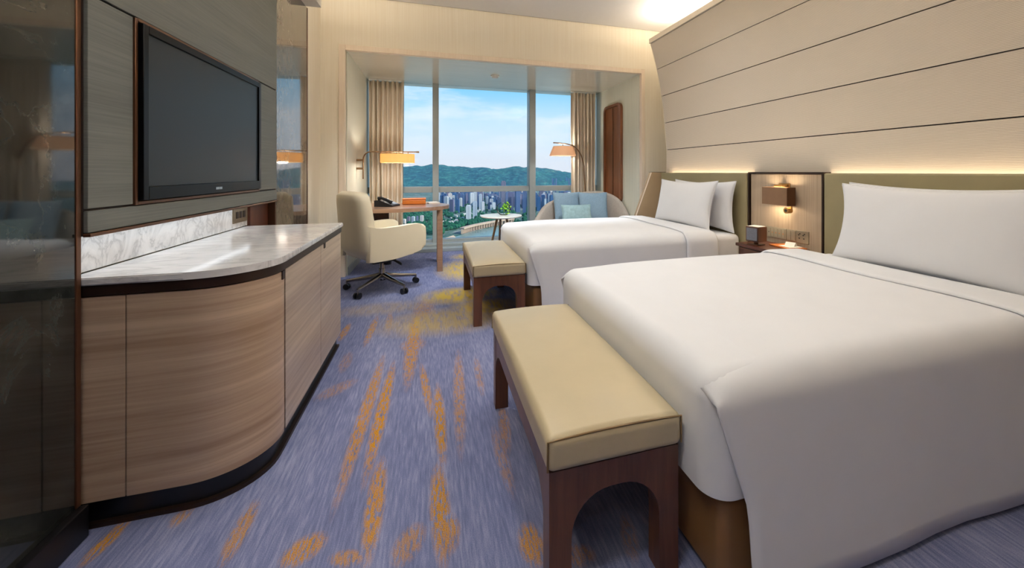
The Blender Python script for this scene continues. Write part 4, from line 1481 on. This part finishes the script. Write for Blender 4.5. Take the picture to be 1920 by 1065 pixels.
def m_city():
    t = NT('city_ground')
    b = t.bsdf(None, 0.9, 0, 0.1)
    n = t.noise(t.coords((.012, .012, .012)), 1, 5)
    n2 = t.noise(t.coords((.09, .09, .09)), 1, 3)
    c = t.ramp(n, [(.40, lin((34, 84, 70))), (.52, lin((52, 96, 84))), (.60, lin((132, 134, 128)))])
    t.l(t.mix(.35, c, t.ramp(n2, [(.4, lin((30, 70, 62))), (.6, lin((168, 164, 156)))])), b.inputs['Base Color'])
    M['city_ground'] = t.m
    t = NT('hazed_forest')
    b = t.bsdf(None, 0.95, 0, 0.05)
    n = t.noise(t.coords((.02, .02, .02)), 1, 6, .65)
    n2 = t.noise(t.coords((.003, .003, .003)), 1, 4)
    c = t.ramp(n, [(.38, lin((6, 48, 66))), (.52, lin((22, 84, 98))), (.64, lin((76, 138, 126)))])  # blue of the distance haze is mixed into these tree colours
    t.l(t.mix(.3, c, t.ramp(n2, [(.4, lin((20, 78, 98))), (.62, lin((50, 118, 104)))])), b.inputs['Base Color'])
    t.bump(b, n, 1.0, 25.0)
    M['hazed_forest'] = t.m
    t = NT('tree_leaves')
    b = t.bsdf(None, 0.95, 0, 0.05)
    n = t.noise(t.coords((.1, .1, .1)), 1, 4)
    t.l(t.ramp(n, [(.35, lin((16, 62, 52))), (.65, lin((48, 104, 72)))]), b.inputs['Base Color'])
    M['tree_leaves'] = t.m
    t = NT('river_water')
    b = t.bsdf(lin((96, 124, 116)), 0.25, 0, 0.4)
    n = t.noise(t.coords((.03, .01, .01)), 1, 3)
    t.l(t.ramp(n, [(.3, lin((88, 116, 110))), (.7, lin((118, 144, 134)))]), b.inputs['Base Color'])
    M['river_water'] = t.m
    for nm, pal in (('tower_pale', [(226, 220, 214), (198, 204, 212), (232, 214, 202), (184, 196, 210)]), ('tower_blue', [(58, 92, 140), (40, 88, 138), (92, 108, 150), (78, 84, 128)]), ('tower_mauve', [(128, 112, 132), (98, 98, 138), (146, 128, 138), (108, 118, 148)])):
        t = NT(nm)
        b = t.bsdf(None, 0.6, 0, 0.3)
        oi = t.n('ObjectInfo')
        base = t.ramp(oi.outputs['Random'], [(k / 3.0, lin(c_)) for k, c_ in enumerate(pal)])
        wv = t.n('TexWave')
        wv.wave_type = 'BANDS'
        wv.bands_direction = 'Z'
        wv.inputs['Scale'].default_value = .10
        t.l(t.coords(), wv.inputs['Vector'])
        wv2 = t.n('TexWave')
        wv2.wave_type = 'BANDS'
        wv2.bands_direction = 'DIAGONAL'
        wv2.inputs['Scale'].default_value = .06
        t.l(t.coords((1, 1, 0)), wv2.inputs['Vector'])
        f = t.math('MULTIPLY', t.math('GREATER_THAN', wv.outputs['Fac'], .45), t.math('GREATER_THAN', wv2.outputs['Fac'], .4))
        t.l(t.mix(t.math('MULTIPLY', f, .38), base, lin((44, 62, 98))), b.inputs['Base Color'])
        M[nm] = t.m


m_city()
plain('roof_white', (212, 206, 198), 0.8, var=0.15, scale=.05)
plain('bank_sand', (206, 176, 144), 0.9, var=0.12, scale=.05)
plain('bank_stone', (188, 162, 140), 0.9, var=0.1, scale=.05)
plain('arch_dark', (70, 62, 60), 0.9)

bm = B()
bx(bm, -3500, 6500, 150, 9000, GZ - 20, GZ)
struct('ground_city', bm, 'city_ground')


# wooded ridge
def hill(name, y_of, x0, x1, crest, label, n=260, m=36, depth=1300, seed=0.0):
    rows = []
    for j in range(m + 1):
        q = j / m
        row = []
        for i in range(n + 1):
            t_ = i / n
            x = x0 + (x1 - x0) * t_
            yb = y_of(t_)
            h = crest(t_)
            up = math.sin(min(1, q / .62) * PI / 2) if q < .62 else math.cos((q - .62) / .38 * PI / 2)
            nz = mnoise.fractal(Vector((x * .0018 + seed, q * 2.2, seed)), 1.0, 2.0, 5)
            row.append((x, yb + depth * q, GZ - 2 + max(0, h * up * (1 + .14 * nz) + 20 * nz * up + 16 * up * mnoise.fractal(Vector((x * .008 + seed, q * 9, 7.7)), 1.0, 2.0, 3))))
        rows.append(row)
    o = struct(name, grid(B(), rows), 'hazed_forest', smooth=179)
    tag(o, label, 'hill')


def crest_main(t_):
    # long ridge a little above eye level, lower towards the right
    return 208 + 11 * math.sin(t_ * 9 + .5) + 7 * math.sin(t_ * 23) + 5 * math.sin(t_ * 51) + 3 * math.sin(t_ * 97) - 115 * min(1, max(0, t_ - .66) / .2)


hill('wooded_ridge', lambda t_: 4300 + 250 * math.sin(t_ * 7), -1600, 2500, crest_main, 'long dark green wooded ridge on the horizon beyond the city')
hill('far_ridge', lambda t_: 6300, 1000, 4200, lambda t_: 190 - 120 * t_ + 10 * math.sin(t_ * 15), 'paler sloping ridge behind the right window pane', seed=3.0)

# river, bank and arched quay wall
pts = [gp(*p) for p in ((760, 470), (832, 452), (868, 440), (905, 430.5), (940, 424), (985, 418), (1060, 412), (1060, 520), (760, 520))]
bm = prism(B(), pts, 'Z', GZ + .2, GZ + 1.0)
tag(struct('river', bm, 'river_water'), 'grey-green river below the arched quay wall', 'river')
pts = [gp(*p) for p in ((800, 462), (832, 449), (850, 443), (854, 446), (838, 455), (806, 470))]
tag(obj('sand_bank', prism(B(), pts, 'Z', GZ + .3, GZ + 2.5), 'bank_sand', None, None), 'pale sandy river bank beside the quay wall', 'river bank')
qw = thing('quay_wall', 'long quay wall with arched openings along the river', 'quay wall', (*gp(905, 430), GZ))
qp = [Vector((*gp(*p), 0)) for p in ((866, 438.5), (880, 434.2), (900, 429.3), (920, 425.2), (940, 421.6), (962, 418))]
qc = catmull(qp, 6)
rows = [[p + Vector((0, 0, z_)) for p in qc] for z_ in (GZ + 11, GZ + 15)]
dk_ = obj('deck', grid(B(), rows), 'bank_stone', qw, None, True)
solidify(dk_, 12, 0)
rows = [[p + Vector((0, 9, z_)) for p in qc] for z_ in (GZ + .5, GZ + 11)]
obj('rear_wall', grid(B(), rows), 'arch_dark', qw, None, True)
tot = len(qc) - 1
for k in range(22):
    f = k / 21 * tot
    i = min(int(f), tot - 1)
    p = qc[i].lerp(qc[i + 1], f - i)
    obj('pier', bx(B(), p.x - 2.6, p.x + 2.6, p.y - 6, p.y + 6, GZ + .5, GZ + 11), 'bank_stone', qw, None, True)

# towers: left, right, top, foot in photo pixels; the foot on the ground fixes the distance
rnd = random.Random(11)
TW = [(873, 885, 385, 413, 'tower_pale'), (886, 896, 378, 410, 'tower_pale'), (861, 867, 371, 391, 'tower_pale'), (854, 862, 374, 399, 'tower_blue'), (902, 909, 378, 396, 'tower_pale'),
      (843, 852, 374, 397, 'tower_mauve'), (825, 833, 366, 388, 'tower_blue'), (833, 841, 368, 392, 'tower_pale'), (753, 761, 411, 423, 'tower_pale'), (763, 769, 406, 422, 'tower_mauve'),
      (771, 778, 406, 421, 'tower_pale'), (780, 785, 405, 420, 'tower_mauve'), (787, 795, 404, 419, 'tower_pale'), (966, 976, 357, 398, 'tower_blue'), (980, 988, 357, 401, 'tower_blue'), (939, 950, 339, 388, 'tower_mauve'), (952, 963, 360, 397, 'tower_mauve'),
      (919, 924, 384, 397, 'tower_pale'), (1006, 1015, 369, 396, 'tower_blue'), (1015, 1024, 364, 389, 'tower_pale'), (1028, 1033, 363, 386, 'tower_pale'), (1034, 1041, 360, 382, 'tower_mauve')]
cols_ = 0
for k in range(260):
    x_ = rnd.uniform(822, 1072)
    yb = rnd.choice([rnd.uniform(366, 376), rnd.uniform(372, 386), rnd.uniform(380, 394)])
    if x_ < 905 and yb > 398:
        continue
    hgt = rnd.uniform(.75, 1.25) * 17 * (1 + (yb - 366) / 45)
    if 905 < x_ < 938:
        hgt *= .6
    w_ = rnd.uniform(3.6, 6.5) * (1 + (yb - 366) / 60)
    TW.append((x_ - w_ / 2, x_ + w_ / 2, max(yb - hgt, 356 + rnd.uniform(0, 8)), yb, rnd.choice(['tower_pale', 'tower_blue', 'tower_mauve', 'tower_blue'])))
for k in range(26):   # far district right under the ridge
    x_ = rnd.uniform(1030, 1072)
    yb = rnd.uniform(343, 352)
    TW.append((x_ - 1.4, x_ + 1.4, yb - rnd.uniform(8, 16), yb, 'tower_blue'))
LAB = {'tower_pale': 'distant pale apartment tower in the city outside', 'tower_blue': 'distant blue-grey glass tower in the city outside', 'tower_mauve': 'distant mauve-grey tower in the city outside'}
OWN = ['pale tower with bright side standing foremost above the riverside houses', 'tall pale tower just right of the foremost riverside tower',
       'slim pale tower behind the foremost riverside tower', 'blue tower left of the slim pale tower behind the riverside houses', 'pale tower just left of the round side table top',
       'mauve tower behind the right edge of the desk top', 'blue tower right beside the left window mullion', 'pale tower second to the right of the left window mullion',
       'leftmost pale tower seen under the desk beside the curtain', 'mauve tower second from the curtain under the desk', 'pale tower in the middle of the row seen under the desk',
       'slim mauve tower fourth from the curtain under the desk', 'rightmost pale tower in the row seen under the desk', 'tall dark blue tower left of the twin beside the right mullion',
       'tall dark blue tower close to the left of the right mullion', 'tallest mauve tower rising above the transom behind the vase', 'broad mauve tower directly right of the glass vase',
       'short pale tower just left of the glass vase', 'dark blue tower right beside the right window mullion', 'pale tower second to the right of the right mullion',
       'slim pale tower above the left end of the sofa', 'mauve tower above the left slope of the sofa back']
FOOT = []
for ti, (xa, xb, yt, yb, mt) in enumerate(TW):
    cx_, cy_ = gp((xa + xb) / 2, yb)
    d_ = HE / (yb - HOR)
    w_ = (xb - xa) * d_ * .80
    h_ = (yb - yt) * d_
    dep = w_ * rnd.uniform(.7, 1.1)
    rad = .5 * math.hypot(w_, dep)
    if any(math.hypot(cx_ - a_, cy_ + dep / 2 - b_) < rad + c_ for a_, b_, c_ in FOOT):
        continue
    FOOT.append((cx_, cy_ + dep / 2, rad))
    bm = B()
    a_ = w_ / 2
    bx(bm, -a_, a_, -dep / 2, dep / 2, 0, h_ * .955)
    bx(bm, -a_ * .72, a_ * .72, -dep * .36, dep * .36, h_ * .955, h_)
    o = obj('apartment_tower', bm, mt)
    o.location = (cx_, cy_ + dep / 2, GZ)
    o.rotation_euler = (0, 0, R(rnd.uniform(-24, 12)))
    if ti < len(OWN):
        tag(o, OWN[ti], 'building', 'foremost towers outside the window')
    else:
        tag(o, LAB[mt], 'building', mt.replace('_', ' ') + ' blocks outside the window')

# low houses near the river
hm = {}
for k in range(110):
    x_ = rnd.uniform(820, 905)
    y_ = 436 - (x_ - 832) * .27 - rnd.uniform(3, 24)
    cx_, cy_ = gp(x_, y_)
    d_ = HE / (y_ - HOR)
    w_ = rnd.uniform(2.2, 5.5) * d_
    h_ = rnd.uniform(1.2, 3.2) * d_
    if any(math.hypot(cx_ - a_, cy_ - b_) < w_ * .65 + c_ for a_, b_, c_ in FOOT):
        continue
    FOOT.append((cx_, cy_, w_ * .65))
    bm = B()
    bx(bm, -w_ / 2, w_ / 2, -w_ * .35, w_ * .35, 0, h_)
    prism(bm, [(-w_ * .37, h_), (w_ * .37, h_), (0, h_ + w_ * .16)], 'X', -w_ / 2, w_ / 2)
    o = obj('low_house', bm, 'roof_white')
    o.location = (cx_, cy_, GZ)
    o.rotation_euler = (0, 0, R(rnd.uniform(-40, 40)))
    tag(o, 'distant low pale building among trees by the river', 'building', 'low buildings by the river')

# tree canopy between the buildings, uncountable
verts, faces = [], []
ico = [(0, 0, 1), (.894, 0, .447), (.276, .851, .447), (-.724, .526, .447), (-.724, -.526, .447), (.276, -.851, .447), (.724, .526, -.447), (-.276, .851, -.447), (-.894, 0, -.447), (-.276, -.851, -.447), (.724, -.526, -.447), (0, 0, -1)]
icf = [(0, 1, 2), (0, 2, 3), (0, 3, 4), (0, 4, 5), (0, 5, 1), (1, 6, 2), (2, 7, 3), (3, 8, 4), (4, 9, 5), (5, 10, 1), (6, 7, 2), (7, 8, 3), (8, 9, 4), (9, 10, 5), (10, 6, 1), (11, 7, 6), (11, 8, 7), (11, 9, 8), (11, 10, 9), (11, 6, 10)]
for k in range(3200):
    if k < 1200:
        x_ = rnd.uniform(815, 965)
        y_ = 436 - (x_ - 832) * .20 - abs(rnd.gauss(0, 4)) - 2
    elif k < 2000:
        x_ = rnd.uniform(750, 830)
        y_ = rnd.uniform(398, 460)
    else:
        x_ = rnd.uniform(820, 1072)
        y_ = rnd.uniform(368, 420)
        if mnoise.noise(Vector((x_ * .05, y_ * .12, 0))) < -.05:
            continue
    cx_, cy_ = gp(x_, y_)
    r_ = rnd.uniform(4, 8)
    if x_ < 880 and y_ > min(440, 452 - (x_ - 800) * .40):
        continue
    if any(math.hypot(cx_ - a_, cy_ - b_) < r_ + c_ for a_, b_, c_ in FOOT):
        continue
    b0 = len(verts)
    for v in ico:
        verts.append((cx_ + v[0] * r_, cy_ + v[1] * r_, GZ + r_ * .8 + v[2] * r_ * rnd.uniform(.8, 1.1)))
    faces += [tuple(b0 + i for i in f) for f in icf]
me = bpy.data.meshes.new('tree_canopy')
me.from_pydata(verts, [], faces)
me.materials.append(M['tree_leaves'])
o = bpy.data.objects.new('tree_canopy', me)
COL.objects.link(o)
tag(o, 'dark green trees between the distant buildings', 'trees', kind='stuff')

# thin summer haze over the valley
t = NT('valley_haze')
vsn = t.n('VolumeScatter')
vsn.inputs['Color'].default_value = (0.40, 0.78, 1.0, 1)
vsn.inputs['Density'].default_value = 0.00005
vsn.inputs['Anisotropy'].default_value = 0.0
t.l(vsn.outputs[0], t.out.inputs['Volume'])
M['valley_haze'] = t.m
tag(obj('valley_haze', bx(B(), -3400, 6400, 400, 8900, GZ + .5, 260), 'valley_haze'), 'thin blue haze over the river valley', 'haze', kind='structure')
